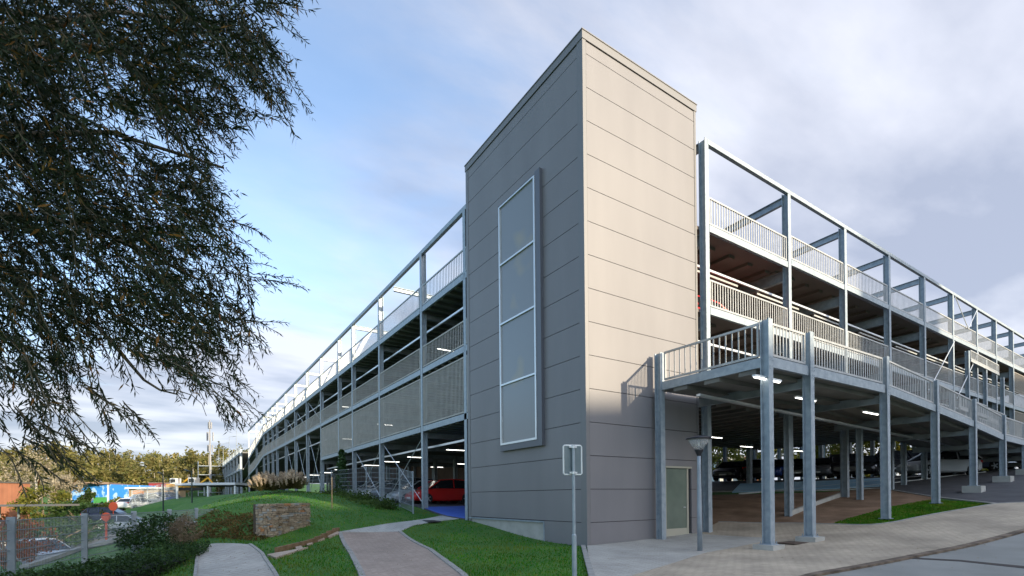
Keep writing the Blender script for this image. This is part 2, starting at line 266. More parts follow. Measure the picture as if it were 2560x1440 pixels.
kerbL=[(1720,1560),(1900,1480),(2040,1440),(2180,1415),(2300,1391),(2430,1365),(2560,1330),(2680,1300),(2800,1275)]
kerbW=resamp(g2(kerbL),50)
PVU=[(-.05,-.05),(2.5,-.02),(4.9,.1)]+[tuple(p[:2]) for p in g2([(1800,1306),(1990,1311),(2172,1317),(2230,1311),(2345,1287),(2490,1262)])]+[(17.5,-9.2),(26,-13)]
ribbon('pavement',PVU,kerbW,pavC,dz=.05,nu=140,nv=30)
edging(np.array([p for p in resamp(PVU,60) if p[0]>7.4]),.08,dz=.065)
ribbon('pavement',[(-.05,-.04),(2.,-.03),(4.9,.2)],[G(1480,1475),G(1760,1388),(5.2,-2.8)],pavB,dz=.056,nu=40,nv=16)
edging([(1458,1368),(1478,1440),(1500,1520)],.12,dz=.07)
P=kerbW; edging(P,.16,dz=.06,m_=kerbd)
ribbon('road',kerbW+[0.05,-.05],kerbW+[2.5,-9],roadm,dz=.012,nu=80,nv=14)
# tar seam across the road
ribbon('road_seam',g2([(2280,1396),(2400,1402),(2560,1418),(2700,1434)]),g2([(2280,1399),(2400,1406),(2560,1423),(2700,1440)]),mat('tar',(.03,.022,.02),rough=.7),dz=.02,nu=30,nv=2)
# earth strip, driveway and garage floor
EU=g2([(1740,1240),(1900,1236),(2030,1233)])+g2([(2200,1222),(2345,1246)])
ribbon('earth',[(5.2,5.5)]+[tuple(p[:2]) for p in EU],[(5.2,.2)]+[tuple(p[:2]) for p in g2([(1800,1307),(2000,1311),(2085,1310),(2150,1288),(2235,1266),(2345,1246)])],earth,dz=.025,nu=70,nv=30)
edging(np.array([tuple(p[:2]) for p in g2([(1770,1231),(1900,1229),(2030,1228),(2200,1222),(2345,1246),(2490,1262)])]),.1,dz=.06)
ribbon('driveway',[(24,-11.6),(17.6,-9.0)]+[tuple(p[:2]) for p in g2([(2490,1261),(2345,1245),(2200,1221),(2030,1228),(1900,1229),(1770,1231)])]+[(5.3,7.4),(.3,7.45)],[(44,-16),(43,-12),(40,-8),(42,0),(45,12),(38,22),(24,24),(10,24),(.3,24)],asph,dz=.03,nu=110,nv=60)
ribbon('garage_floor',[(.05,7.45),(.05,46),(.05,95)],[(18,24),(18,60),(18,95)],asph,dz=.045,nu=160,nv=30)
ribbon('painted_bay',[(.15,7.6),(.15,12.6)],[(7,7.6),(7,12.6)],bluep,dz=.07,nu=20,nv=20)
ribbon('painted_bay',[tuple(at(1830,1200,28)[:2]),tuple(at(2010,1200,27.5)[:2]),tuple(at(2200,1190,27)[:2])],[tuple(at(1850,1195,33)[:2]),tuple(at(2010,1190,32.5)[:2]),tuple(at(2200,1180,32)[:2])],bluel,dz=.06,nu=50,nv=10)
for a,b in (((20,1.5),(31,-1.5)),((15,4.6),(30,.5)),((26,-6.5),(36,-7.3))):
    P=resamp([a,b],30); edging(P,.1,dz=.065,m_=wpaint,name='road_marking',nu=30)
# ---------------- stair tower ----------------
TW=5.3; TD=7.3; TZ=15.35
T=empty('stair_tower',(0,0,0),'tall windowless stair tower clad in taupe metal panels with one tall framed window','tower')
mb=MB(); mb.box((.07,.07,-.3),(TW-.07,TD-.07,TZ-.25)); mb.build('core_wall',gap,T)
J=[15.72-k for k in range(1,16)]
zs=[TZ-.26]+J
# right face (y=0), with a door opening
mb=MB(); DX0,DX1,DZ1=3.5,4.86,2.5
g=.009
for i,z1 in enumerate(zs):
    z0=zs[i+1] if i+1<len(zs) else -.15
    a,b=z0+g,z1-g
    if a>=DZ1: mb.box((.14,0,a),(TW-.11,.06,b))
    else:
        mb.box((.14,0,a),(DX0,.06,b)); mb.box((DX1,0,a),(TW-.11,.06,b))
        if b>DZ1: mb.box((DX0,0,DZ1),(DX1,.06,b))
mb.build('panel_cladding',clad,T)
mb=MB()
for i,z1 in enumerate(zs):
    z0=zs[i+1] if i+1<len(zs) else -.15
    a,b=z0+g,z1-g
    if i==len(zs)-1: mb.box((0,.25,a),(.06,2.1,b))
    else: mb.box((0,.25,a),(.06,TD-.2,b))
mb.build('panel_cladding',clad,T)
mb=MB(); mb.box((-.012,-.012,-.15),(.125,.245,TZ-.2)); mb.box((TW-.1,-.012,-.1),(TW,.2,TZ-.2)); mb.box((-.012,TD-.19,.55),(.2,TD,TZ-.2)); mb.build('corner_trim',trimm,T)
mb=MB(); mb.box((-.03,-.03,TZ-.24),(TW+.03,TD+.03,TZ)); mb.box((-.05,-.05,TZ),(TW+.05,TD+.05,TZ+.03)); mb.build('roof_coping',trimm,T)
mb=MB(); mb.box((.03,2.14,-.4),(.3,TD-.05,.64)); mb.build('concrete_plinth',conc,T)
mb=MB(); mb.box((-.02,2.1,.645),(.05,TD,.70)); mb.box((-.02,2.08,-.1),(.06,2.135,.645)); mb.build('base_trim',galvd,T)
# tall window
wy0,wy1,wz0,wz1=2.02,4.6,3.2,12.3
mb=MB(); D_=-.12
mb.box((D_,wy0,wz0),(0,wy0+.28,wz1+.05)); mb.box((D_,wy0+.28,wz0),(0,wy1,wz0+.22)); mb.box((D_,wy1-.04,wz0+.22),(0,wy1,wz1)); mb.box((D_,wy0+.28,wz1-.06),(0,wy1,wz1)); wcas=mb.build('window_surround',mat('dark_slate_trim',(.13,.135,.155),rough=.45,metal=.3),T)
zz=[wz0+.22,5.63,7.88,10.07,wz1-.06]
wf=MB(); Y0,Y1=wy0+.28,wy1-.04; xx=D_-.02
wf.box((xx,Y0,zz[0]),(-.02,Y0+.07,zz[-1])); wf.box((xx,Y1-.07,zz[0]),(-.02,Y1,zz[-1]))
for k,z in enumerate(zz):
    a,b=(z,z+.07) if k==0 else ((z-.05,z) if k==4 else (z-.03,z+.03)); wf.box((xx,Y0+.07,a),(-.02,Y1-.07,b))
wfo=wf.build('window',alum,T)
for k in range(4):
    mb=MB(); a=zz[k]+(.07 if k==0 else .03); b=zz[k+1]-(.05 if k==3 else .03); mb.box((D_+.03,Y0+.07,a),(D_+.05,Y1-.07,b)); mb.build('pane',glassp,wfo)
# door
mb=MB(); 
mb.box((DX0,-.02,DZ1-.06),(DX1,.10,DZ1)); mb.box((DX1-.22,.02,0.02),(DX1-.14,.10,DZ1-.06)); mb.box((DX0,.02,.02),(DX0+.06,.10,DZ1-.06)); dfr=mb.build('door',mat('cream_frame',(.42,.39,.31),rough=.5),T)
mb=MB(); mb.box((DX0+.06,.05,.38),(DX1-.22,.075,DZ1-.06)); mb.build('glass_leaf',mat('greenish_glass',(.12,.15,.12),(.17,.20,.16),scale=1,rough=.2,spec=.8),dfr)
mb=MB(); mb.box((DX0+.06,.035,.10),(DX1-.22,.078,.38)); mb.build('bottom_rail',MATS['cream_frame'],dfr)
zincw=mat('beige_zinc_slats',(.46,.43,.39),(.38,.36,.33),scale=2,rough=.55,metal=.15)
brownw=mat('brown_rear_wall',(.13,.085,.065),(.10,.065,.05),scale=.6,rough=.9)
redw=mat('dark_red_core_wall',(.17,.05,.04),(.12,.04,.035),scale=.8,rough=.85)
mb=MB(); mb.tube([(DX1-.32,.045,1.1),(DX1-.32,.0,1.1),(DX1-.44,.0,1.1)],.012,6); mb.build('handle',alum,dfr)
# ---------------- parking garage ----------------
GR=empty('parking_garage',(.2,7.5,1),'long open-sided steel parking garage with slatted guard rails','garage')
def P_(mb,name,mt,parent=GR,lab=None):
    me=mb.build(name,mt,parent); me.matrix_parent_inverse=Matrix.Translation(-parent.location) if parent.location.length else Matrix()
    if lab: me['label']=lab
    return me
def guard(mb,a,b,h,sp=.155,bw=.045,thick=.014,rail=.06,gapz=.04):
    a=Vector(a); b=Vector(b); L_=(b-a).length; up=Vector((0,0,1)); d=(b-a)/L_
    mb.beam(a+up*(h-rail/2),b+up*(h-rail/2),.05,rail); mb.beam(a+up*(gapz+rail/2),b+up*(gapz+rail/2),.05,rail)
    hd=Vector((d.x,d.y,0)).normalized()
    for p in (a+hd*.03,b-hd*.03): mb.beam(p+up*(gapz+rail),p+up*(h-rail),.05,.05,up=hd)
    n=max(2,int(L_/sp)); 
    for i in range(1,n):
        p=a+d*(L_*i/n); mb.beam(p+up*(gapz+rail-.01),p+up*(h-rail+.01),bw,thick,up=(d.y,-d.x,0))
def px_y(px): return float(B(px,1200,0,0.)[1])
LY=[7.55,12.13,18.5,24.2,27.9,33.7,39.55,45.4,51.2]+[57.5,61.1,65.3,69.5,77.8,88.6]
def lz(y,tab): return float(np.interp(y,[t[0] for t in tab],[t[1] for t in tab]))
RB=[(0,10.98),(69.5,11.08),(77.9,10.03),(88.2,8.8),(98,7.3)]
GT=[(0,12.02),(69.5,12.2),(77.3,11.5),(82.3,10.76),(89.4,9.5),(98,8.4)]
L2=[(0,7.92),(69.5,7.98),(76.4,6.95),(86.8,6.1),(98,4.9)]
G2=[(0,9.0),(69.5,9.1),(77.3,8.2),(88,7.1),(98,6)]
L1=[(0,5.06),(100,5.06)]
# columns left facade
for y in LY:
    mb=MB(); top=13.7; mb.hcol(.14,y,-.3+gz(.14,y),top,.22,.26,'x'); 
    P_(mb,'column',galv)
# top rail
mb=MB(); mb.beam((.1,7.3,13.72),(.1,88.75,13.72),.16,.2); P_(mb,'top_rail',galv)
mbx=MB(); mbx.beam((.14,88.6,13.6),(14,88.6,13.6),.15,.2); mbx.beam((14,8,13.55),(14,88.6,13.55),.15,.2)
P_(mbx,'top_rail',galv)
for i,y in enumerate(LY):
    if i in (1,4): continue
    yy=16.5 if i==2 else y
    mb=MB(); mb.ibeam((.25,yy,13.5),(14,yy,13.5),.16,.24); P_(mb,'roof_beam',galv)
    if i>2:
        mb=MB(); mb.hcol(14,y,11,13.5,.24,.24,'x'); P_(mb,'column',galv)
for i in range(len(LY)-1):
    y0,y1=LY[i]+.15,LY[i+1]-.15
    if i==0: y0=7.32
    # roof level edge beam + guard
    a,b=lz(y0,RB),lz(y1,RB)
    mb=MB(); mb.beam((.06,y0,a-.13),(.06,y1,b-.13),.1,.26); P_(mb,'edge_beam',galv)
    mb=MB(); guard(mb,(.04,y0+.03,a+.0),(.04,y1-.03,b),lz(y0,GT)-a,sp=.155); P_(mb,'guard_rail',galvl)
    a,b=lz(y0,L2),lz(y1,L2)
    mb=MB(); mb.beam((.06,y0,a-.13),(.06,y1,b-.13),.1,.26); P_(mb,'edge_beam',galv)
    mb=MB(); guard(mb,(.04,y0+.03,a),(.04,y1-.03,b),lz(y0,G2)-a,sp=.155); P_(mb,'guard_rail',zincw)
    if i<5:
        mb=MB(); mb.box((.01,y0,4.80),(.11,y1,5.06)); P_(mb,'edge_beam',galv)
        mb=MB(); guard(mb,(.04,y0+.03,5.06),(.04,y1-.03,5.06),2.42,sp=.125,bw=.055); P_(mb,'slatted_screen',zincw)
    # long rail pipe inside each storey
    for z in (9.95,)+((4.05,) if i<5 else (6.6,)):
        mb=MB(); dz=lz(y0,RB)-10.98; mb.beam((.55,y0-.15,z+dz),(.55,y1+.15,z+dz),.07,.09); P_(mb,'pipe',alum)
for k,(i,z0,z1) in enumerate([(1,None,4.75),(2,None,4.75),(5,None,7.6),(6,None,7.6),(7,None,7.6),(5,8.0,10.7),(6,8.,10.7),(7,8.,10.7)]):
    y0,y1=LY[i],LY[i+1]; zb=z0 if z0 else gz(.3,y0)+.1
    for s in (0,1):
        mb=MB(); mb.tube([(.22,y0+.1,z1 if s else zb),(.22,y1-.1,zb if s else z1)],.022,6); P_(mb,'brace',alum)
# decks
ribm=ceil
def deck(x0,y0,x1,y1,z,axis,step=.72,zf=None,th=.1,cm_=None):
    mb=MB(); 
    if zf is None: mb.box((x0,y0,z-th),(x1,y1,z))
    if axis=='x':
        k=y0+.3
        while k<y1: mb.box((x0,k,z-th-.16),(x1,k+.2,z-th-.002)); k+=step
    else:
        k=x0+.3
        while k<x1: mb.box((k,y0+.5,z-th-.12),(k+.35,y1,z-th-.002)); k+=step
    P_(mb,'deck',cm_ or ceil)
deck(.12,7.4,16,69.5,10.95,'x'); deck(.12,7.4,16,69.5,7.88,'x'); deck(.12,7.4,16,33.6,5.02,'x')
def sdeck(tab,y0,y1,x0=.12,x1=16):
    mb=MB(); a,b=lz(y0,tab)-.07,lz(y1,tab)-.07; mb.beam(((x0+x1)/2,y0,a),((x0+x1)/2,y1,b),x1-x0,.14); P_(mb,'ramp_deck',ceil)
for y0,y1 in ((69.5,77.8),(77.8,88.6),(88.6,98)): sdeck(RB,y0,y1); sdeck(L2,y0,y1)
# inner deep beams and columns of the left wing
for i,y in enumerate(LY[1:13]):
    for x in (8,15.8):
        mb=MB(); mb.hcol(x,y,gz(x,y)-.1,10.8,.26,.26,'x'); P_(mb,'column',galvd)
    for z in (10.6,7.5)+((4.65,) if y<34 else ()):
        mb=MB(); mb.ibeam((.2,y,z),(15.9,y,z),.16,.3); P_(mb,'floor_beam',galvd)
# back wall panels of the upper levels, left wing
mb=MB(); 
for z in (10.95,7.9): mb.box((16.0,16.5,z-.35),(16.1,69,z+1.0))
P_(mb,'rear_parapet',mat('parapet_grey',(.2,.2,.2),rough=.7))
mb=MB(); mb.box((16.02,16.6,5.1),(16.1,69,7.5)); mb.box((16.02,16.6,8.95),(16.1,69,10.5)); mb.box((16.02,16.6,2.7),(16.1,69,5.09)); mb.box((16.02,69.1,2.7),(16.1,98,7.0)); mb.box((16.2,11.2,2.9),(16.3,16.5,4.75)); P_(mb,'rear_wall',brownw)  # walls added across the open rear to keep the interior dark
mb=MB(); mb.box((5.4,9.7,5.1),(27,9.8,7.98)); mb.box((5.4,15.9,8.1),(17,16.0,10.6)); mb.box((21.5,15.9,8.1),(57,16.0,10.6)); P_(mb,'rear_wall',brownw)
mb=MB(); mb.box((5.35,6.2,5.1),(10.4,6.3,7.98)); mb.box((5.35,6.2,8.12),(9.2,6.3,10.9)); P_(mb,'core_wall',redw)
# right facade
RX=[5.55,11.05,16.,20.9,25.7,30.35,34.95,39.2,43.5,48.2,53,58]
RY=-.13
for x in RX:
    mb=MB(); mb.hcol(x,RY,gz(x,RY)-.3,14.12 if x<6 else 14.0,.21,.26,'y'); P_(mb,'column',galv)
mb=MB(); mb.beam((5.6,-.2,14.02),(58.2,-.2,13.92),.14,.16); P_(mb,'top_rail',galv)
for x in RX[1:]:
    mb=MB(); mb.ibeam((x,.02,13.75),(x,15,13.2),.16,.3); P_(mb,'roof_beam',galv)
    mb=MB(); mb.hcol(x,15,11,13.2,.24,.24); P_(mb,'column',galv)
mb=MB(); mb.ibeam((5.55,.02,13.95),(5.55,5,13.95),.16,.26); P_(mb,'roof_beam',galv)
for i in range(len(RX)-1):
    x0,x1=RX[i]+.14,RX[i+1]-.14; k=min(.22,.03*(RX[i]-5.5)); 
    mb=MB(); mb.box((x0,-.25,10.86+k),(x1,-.15,11.1+k)); P_(mb,'edge_beam',galv)
    mb=MB(); guard(mb,(x0+.03,-.2,11.1+k),(x1-.03,-.2,11.1+k),1.02,sp=.155); P_(mb,'guard_rail',galvl)
    mb=MB(); mb.box((x0,-.25,7.92),(x1,-.15,8.18)); P_(mb,'edge_beam',galv)
    mb=MB(); guard(mb,(x0+.03,-.2,8.18),(x1-.03,-.2,8.18),1.0,sp=.155); P_(mb,'guard_rail',galvl)
    if i<4:
        mb=MB(); mb.box((x0,-.25,4.9),(x1,-.15,5.15)); P_(mb,'edge_beam',galv)
    for z in (10.3,10.0,7.2):
        mb=MB(); dy=.5 if z!=10.3 else 1.2; e=x1+.14 if z!=10.3 else x1-1.3
        mb.beam((x0-.14,dy,z),(e,dy,z),.07,.08); P_(mb,'pipe',alum)
deck(5.2,.0,11,16,11.08,'y',1.25,th=.12,cm_=ceilb); deck(11,.0,58,16,11.25,'y',1.25,th=.12,cm_=ceilb); deck(5.2,.0,58,16,8.14,'y',1.25,th=.12,cm_=ceilb)
for i,x in enumerate(RX[:10]):
    for z in (10.6,7.65):
        mb=MB(); mb.ibeam((x,.02,z),(x,15.9,z),.18,.42); P_(mb,'floor_beam',galv)
    for y in (7.6,15.6):
        mb=MB(); mb.hcol(x,y,gz(x,y)-.2,11 if y>8 else 10.8,.26,.26); P_(mb,'column',galv)
mb=MB(); mb.box((5.35,-.1,4.9),(27,9.8,5.08)); 
for k in range(22): mb.box((5.5+k*.95,.1,4.78),(5.8+k*.95,9.7,4.898))
P_(mb,'deck',ceil)
mb=MB()
for z in (11.05,8.1): mb.box((16.1,16.0,z-.4),(58,16.1,z+1.0))
P_(mb,'rear_parapet',MATS['parapet_grey'])
# intermediate half-level ramp bays on the right facade
for x in (32.6,36.2,40.2):
    mb=MB(); mb.hcol(x,-.32,6.4,10.7 if x<40 else 9.9,.22,.2); P_(mb,'column',galv)
for a,b,z,h in ((32.8,38.9,10.15,.62),(30.6,36.1,6.85,.75),(36.3,40.1,6.6,.75),(34.2,39.,5.9,.6)):
    mb=MB(); guard(mb,(a,-.42,z),(b,-.42,z-.15),h,sp=.15); mb.beam((a,-.42,z-.06),(b,-.42,z-.21),.08,.14); P_(mb,'ramp_guard_rail',galvl)
for i in (4,5):
    mb=MB(); mb.tube([(RX[i]+.15,-.34,7.4),(RX[i+1]-.2,-.34,10.9)],.03,6); P_(mb,'brace',alum)
mb=MB(); mb.tube([(RX[5]+.2,-.3,13.8),(RX[5]+2.6,-.3,12.2)],.025,6); P_(mb,'brace',alum)
mb=MB(); mb.tube([(RX[6]-.2,-.3,13.8),(RX[5]+2.6,-.3,12.2)],.025,6); P_(mb,'brace',alum)
# tall slatted screens on the far bays
for i in (8,9,10):
    x0,x1=RX[i]+.15,RX[i+1]-.15
    for z,h in ((9.2,1.6),(5.3,2.5)):
        mb=MB(); guard(mb,(x0,-.22,z),(x1,-.22,z),h,sp=.12); P_(mb,'slatted_screen',mat('bronze_slats',(.30,.26,.22),rough=.5,metal=.3))
# ---------------- vehicle ramp in front of the right facade ----------------
WY=-3.85
WX=[2.9,5.05,10.2,14.85,19.4,23.85,27.9,32.2,36.6]
WT=[(2.9,6.08),(10.2,6.15),(14.8,5.9),(19.3,5.62),(23.8,5.27),(27.9,5.2),(32.2,4.95),(36.6,4.75),(45,4.4)]
RM=empty('vehicle_ramp',(2.9,-3.85,.05),'elevated steel ramp on tall grey columns beside the tower, with barred railings','ramp')
def wt(x): return float(np.interp(x,[a for a,b in WT],[b for a,b in WT]))
for i,x in enumerate(WX):
    mb=MB(); base=.17 if i<2 else (.05 if i<4 else .3); g0=gz(x,WY)
    mb.hcol(x,WY,g0+base-.1 if i not in(2,3) else g0-.2,wt(x)+.05,.20,.24); mb.box((x-.17,WY-.17,g0+base),(x+.17,WY+.17,g0+base+.02))
    for sx_ in (-.13,.13):
        for sy_ in (-.14,.14):
            if i<2: mb.tube([(x+sx_,WY+sy_,g0+base),(x+sx_,WY+sy_,g0+base+.08)],.015,6)
    # bolts
    for dz in (-.98,-1.06,-1.2,-1.28):
        for s in (-.06,.06): mb.box((x+s-.012,WY-.152,wt(x)+dz-.012),(x+s+.012,WY-.14,wt(x)+dz+.012))
    c=P_(mb,'column',galv,RM)
    if i<2 or i>3:
        fb=MB(); s=.36 if i<2 else .42; fb.box((x-s/1.3,WY-s/1.3,g0-.2),(x+s/1.3,WY+s/1.3,g0+base)); f=fb.build('footing',conc,c)
for x,y in ((2.9,-.3),):
    mb=MB(); mb.hcol(x,y,gz(x,y)-.1,6.1,.20,.24); P_(mb,'column',galv,RM)
def wd(x): return wt(x)-.93
for i in range(len(WX)-1):
    x0,x1=WX[i]+.13,WX[i+1]-.13
    mb=MB(); mb.beam((x0,WY-.02,wd(x0)-.14),(x1,WY-.02,wd(x1)-.14),.1,.27); P_(mb,'edge_beam',galv,RM)
    mb=MB(); guard(mb,(x0+.05,WY,wd(x0)),(x1-.05,WY,wd(x1)),.93,sp=.155); P_(mb,'guard_rail',galvl,RM)
    mb=MB(); xm=(x0+x1)/2; 
    for (dz,w,t) in ((-.2,3.62,.1),): mb.beam((WX[i],(WY-.15)/2,wd(WX[i])+dz),(WX[i+1],(WY-.15)/2,wd(WX[i+1])+dz),3.5,.1)
    for y in (-3.3,-2.2,-1.1): mb.beam((WX[i],y,wd(WX[i])-.32),(WX[i+1],y,wd(WX[i+1])-.32),.5,.13)
    P_(mb,'deck',ceil,RM)
    mb=MB(); mb.ibeam((WX[i+1],WY+.14,wd(WX[i+1])-.46),(WX[i+1],-.2,wd(WX[i+1])-.46),.14,.28); P_(mb,'cross_beam',galvd,RM)
mb=MB(); mb.box((2.85,WY+.14,5.08-.2+.01),(2.95,-.43,5.15)); P_(mb,'edge_beam',galv,RM)
mb=MB(); guard(mb,(2.9,WY+.2,5.15),(2.9,-.5,5.15),.95,sp=.19,bw=.035); P_(mb,'guard_rail',galvl,RM)
# columns behind the ramp
for x,y in ((8.3,-1.3),(10.0,-.9),(13.6,-1.6),(14.6,-1.3),(18.5,-1.6)):
    pass
for (px_,py_,D_) in ((1971,1280,20),(2110,1240,24),(2150,1240,22.5),(2260,1216,27),(2228,1214,25.5)):
    p=at(px_,py_,D_); mb=MB(); mb.hcol(p[0],p[1],gz(p[0],p[1])-.3,4.76,.20,.22); P_(mb,'column',galv,RM)
mb=MB(); a=at(1974,1272,20); b=at(2106,1242,24); mb.beam((a[0],a[1],gz(a[0],a[1])+.12),(b[0],b[1],gz(b[0],b[1])+.12),.12,.2); P_(mb,'kerb_beam',conc,RM)
# ---------------- lights in the garage ----------------
def ceiling_light(p,L_=1.25,ax='x'):
    t=empty('ceiling_light',tuple(p),'lit fluorescent batten under a parking deck','ceiling light','fluorescent battens under the parking decks')
    d=(1,0,0) if ax=='x' else (0,1,0); D_=Vector(d)*L_/2
    mb=MB(); mb.beam(-D_+Vector((0,0,.04)),D_+Vector((0,0,.04)),.10,.05); a=mb.build('housing',white,t)
    mb=MB(); mb.beam(-D_*.96,D_*.96,.05,.025); mb.build('tube',lamp,t); return t
ORD=['nearest','second','third','fourth','fifth','sixth','seventh']
CL=ceiling_light((3.5,10,4.3))
CL['label']='lit batten light under the ground ceiling, outer row, nearest to the tower left side'
def cl(p,l):
    c=copy_tree(CL,tuple(map(float,p))); c['label']=l; return c
for k,y in enumerate((10,15.3,21.3,26,30.8)):
    for x in (3.5,9.5):
        if (x,y)!=(3.5,10): cl((x,y,4.3),'lit batten light under the ground ceiling, %s row, %s to the tower left side'%('outer' if x<5 else 'inner',ORD[k]))
for k,y in enumerate((36.6,42.5,48.3,54.3,59.3,64)):
    for x in (2.5,9.5): cl((x,y,4.2 if x<5 else 6.9),'lit batten light in the double height bays, %s row, %s from the screens'%('lower outer' if x<5 else 'upper inner',ORD[k]))
for k,y in enumerate((15.3,26,36.6,48)):
    k in (1,2) and cl((3,y,7.1),'lit batten light behind the middle storey slats of the left side, %s from the tower'%ORD[k]); k in (0,2) and cl((3,y,10.1),'lit batten light under the roof deck of the left side, %s from the tower'%ORD[k])
def lamp_px(k,px0,py0,px1,py1,z):
    a=B(px0,py0,2,z); b=B(px1,py1,2,z); c=(a+b)/2; return cl((c[0],c[1],z),'lit batten light under the elevated ramp, %s from the tower'%ORD[k])
for k,q in enumerate(((1880,941,1954,958),(1984,995,2044,1003),(2154,1028,2199,1039),(2276,1062,2311,1069),(2369,1087,2397,1094))): lamp_px(k,*q,4.55)
for k,(x,y) in enumerate(((9,9),(12,4),(18,6),(24,6),(27,2))): cl((x,y,4.35),'lit batten light above the earth and parked cars behind the ramp, %s from the tower'%ORD[k])
mb=MB(); mb.beam((3.1,-1.6,4.55),(28,-1.6,4.0),.14,.07); P_(mb,'cable_tray',alum,RM)
# ---------------- cars ----------------
glassm=mat('car_glass',(.015,.018,.022),rough=.08,spec=.8)
tyre=mat('tyre_rubber',(.02,.02,.02),rough=.85); rimm=mat('alloy',(.45,.46,.48),rough=.3,metal=.7)
hlm=mat('headlamp_lens',(.75,.78,.82),rough=.12,spec=.9); tlm=mat('tail_lens',(.45,.01,.01),rough=.2)
def paint(n,c): return mat('paint_'+n,c,rough=.28,metal=.15,spec=.6)
PA={'red':paint('red',(.55,.015,.015)),'silver':paint('silver',(.45,.47,.5)),'black':paint('black',(.015,.016,.02)),'white':paint('white',(.75,.76,.78)),'blue':paint('blue',(.02,.06,.28)),'grey':paint('grey',(.12,.13,.15)),'navy':paint('navy',(.02,.03,.08))}
def make_car(kind):
    if kind=='hatch': ST=[(-2.02,.72,.42,.80),(-1.95,.80,.30,.92),(-1.5,.87,.20,.97),(-.6,.89,.18,.96),(.6,.89,.18,.95),(1.1,.88,.18,.90),(1.6,.86,.20,.80),(1.95,.78,.24,.66),(2.08,.62,.34,.56)]; H=1.47; cab=[(-1.9,.95),(-1.45,1.40),(-.5,H),(.35,1.42),(1.15,.93)]
    elif kind=='suv': ST=[(-2.2,.78,.48,.95),(-2.12,.86,.34,1.08),(-1.6,.92,.26,1.12),(-.6,.93,.24,1.10),(.6,.93,.24,1.08),(1.2,.92,.24,1.04),(1.8,.90,.26,.95),(2.15,.82,.3,.80),(2.25,.66,.4,.66)]; H=1.68; cab=[(-2.1,1.1),(-1.8,1.60),(-.5,H),(.4,1.63),(1.2,1.06)]
    else: ST=[(-2.3,.72,.42,.82),(-2.22,.80,.30,.96),(-1.7,.88,.20,.98),(-.6,.9,.18,.94),(.6,.9,.18,.93),(1.1,.89,.18,.9),(1.8,.86,.20,.80),(2.2,.78,.24,.66),(2.32,.62,.34,.56)]; H=1.44; cab=[(-2.1,.97),(-1.75,1.30),(-.6,H),(.3,1.40),(1.15,.92)]
    t=empty('parked_car')
    mb=MB(); vs=[];k=12
    for x,w,zb,zt in ST:
        zm=(zb+zt)/2; sec=[(w*.88,zb),(w*.99,zb+.08),(w*1.0,zm),(w*.97,zt-.08),(w*.9,zt-.015),(w*.6,zt+.012)]
        vs+=[(x,a,z) for a,z in sec]+[(x,-a,z) for a,z in sec[::-1]]
    fs=[(i*k+j,i*k+(j+1)%k,(i+1)*k+(j+1)%k,(i+1)*k+j) for i in range(len(ST)-1) for j in range(k)]
    fs+=[tuple(range(k))[::-1],tuple(range((len(ST)-1)*k,len(ST)*k))]; mb.add(vs,[f[::-1] for f in fs])
    # roof skin and pillars, body coloured
    def cw(z): return .86-.20*max(0,(z-.95))/(H-.95) if kind!='suv' else .90-.20*max(0,(z-1.1))/(H-1.1)
    for s in (-1,1):
        for (x0,z0),(x1,z1) in zip(cab,cab[1:]): mb.beam((x0,s*cw(z0),z0+.01),(x1,s*cw(z1),z1+.01),.05,.05)
        zb=cab[0][1]; mb.beam((-.45,s*cw(zb),zb),(-.5,s*(cw(H)),H-.02),.05,.07); mb.beam((-1.35,s*cw(zb),zb),(-1.35,s*(cw(H-.06)),H-.08),.05,.12)
    r=[cab[1],cab[2],cab[3]]
    vv=[];
    for x,z in r: w=cw(z); vv+=[(x,-w,z),(x,0,z+.035),(x,w,z)]
    mb.add(vv,[(0,3,4,1),(1,4,5,2),(3,6,7,4),(4,7,8,5)])
    body=mb.build('body',None,t,smooth=False); body.data.materials.append(PA['grey'])
    mb=MB(); vv=[]
    for x,z in cab: w=cw(z)-.015; vv+=[(x,-w,z),(x,w,z)]
    nb=len(cab); vv+=[(x,-(cw(cab[0][1])-.01),cab[0][1]-.02) for x,z in cab]+[(x,cw(cab[0][1])-.01,cab[0][1]-.02) for x,z in cab]
    fs=[(2*i,2*i+1,2*i+3,2*i+2) for i in range(nb-1)]+[(2*nb+i,2*nb+i+1,2*i+2,2*i) for i in range(nb-1)]+[(3*nb+i+1,3*nb+i,2*i+1,2*i+3) for i in range(nb-1)]
    mb.add(vv,fs); mb.build('windows',glassm,t)
    wx=(1.28,-1.28) if kind=='hatch' else (1.4,-1.4); wr=.32 if kind!='suv' else .36
    for x in wx:
        for s in (-1,1):
            mb=MB(); y=s*(ST[3][1]-.10)
            mb.tube([(x,y-.11*s,wr),(x,y+.115*s,wr)],wr,20); w=mb.build('wheel',tyre,t)
            mb=MB(); mb.tube([(x,y+.05*s,wr),(x,y+.125*s,wr)],wr*.24,8)
            for q in range(5):
                an=q*2*math.pi/5; mb.beam((x,y+.12*s,wr),(x+math.cos(an)*wr*.68,y+.12*s,wr+math.sin(an)*wr*.68),.07,.02,up=(0,1,0))
            mb.build('rim',rimm,w)
    xf,wf,_,zf=ST[-2]; xr,wr_,_,zr=ST[1]
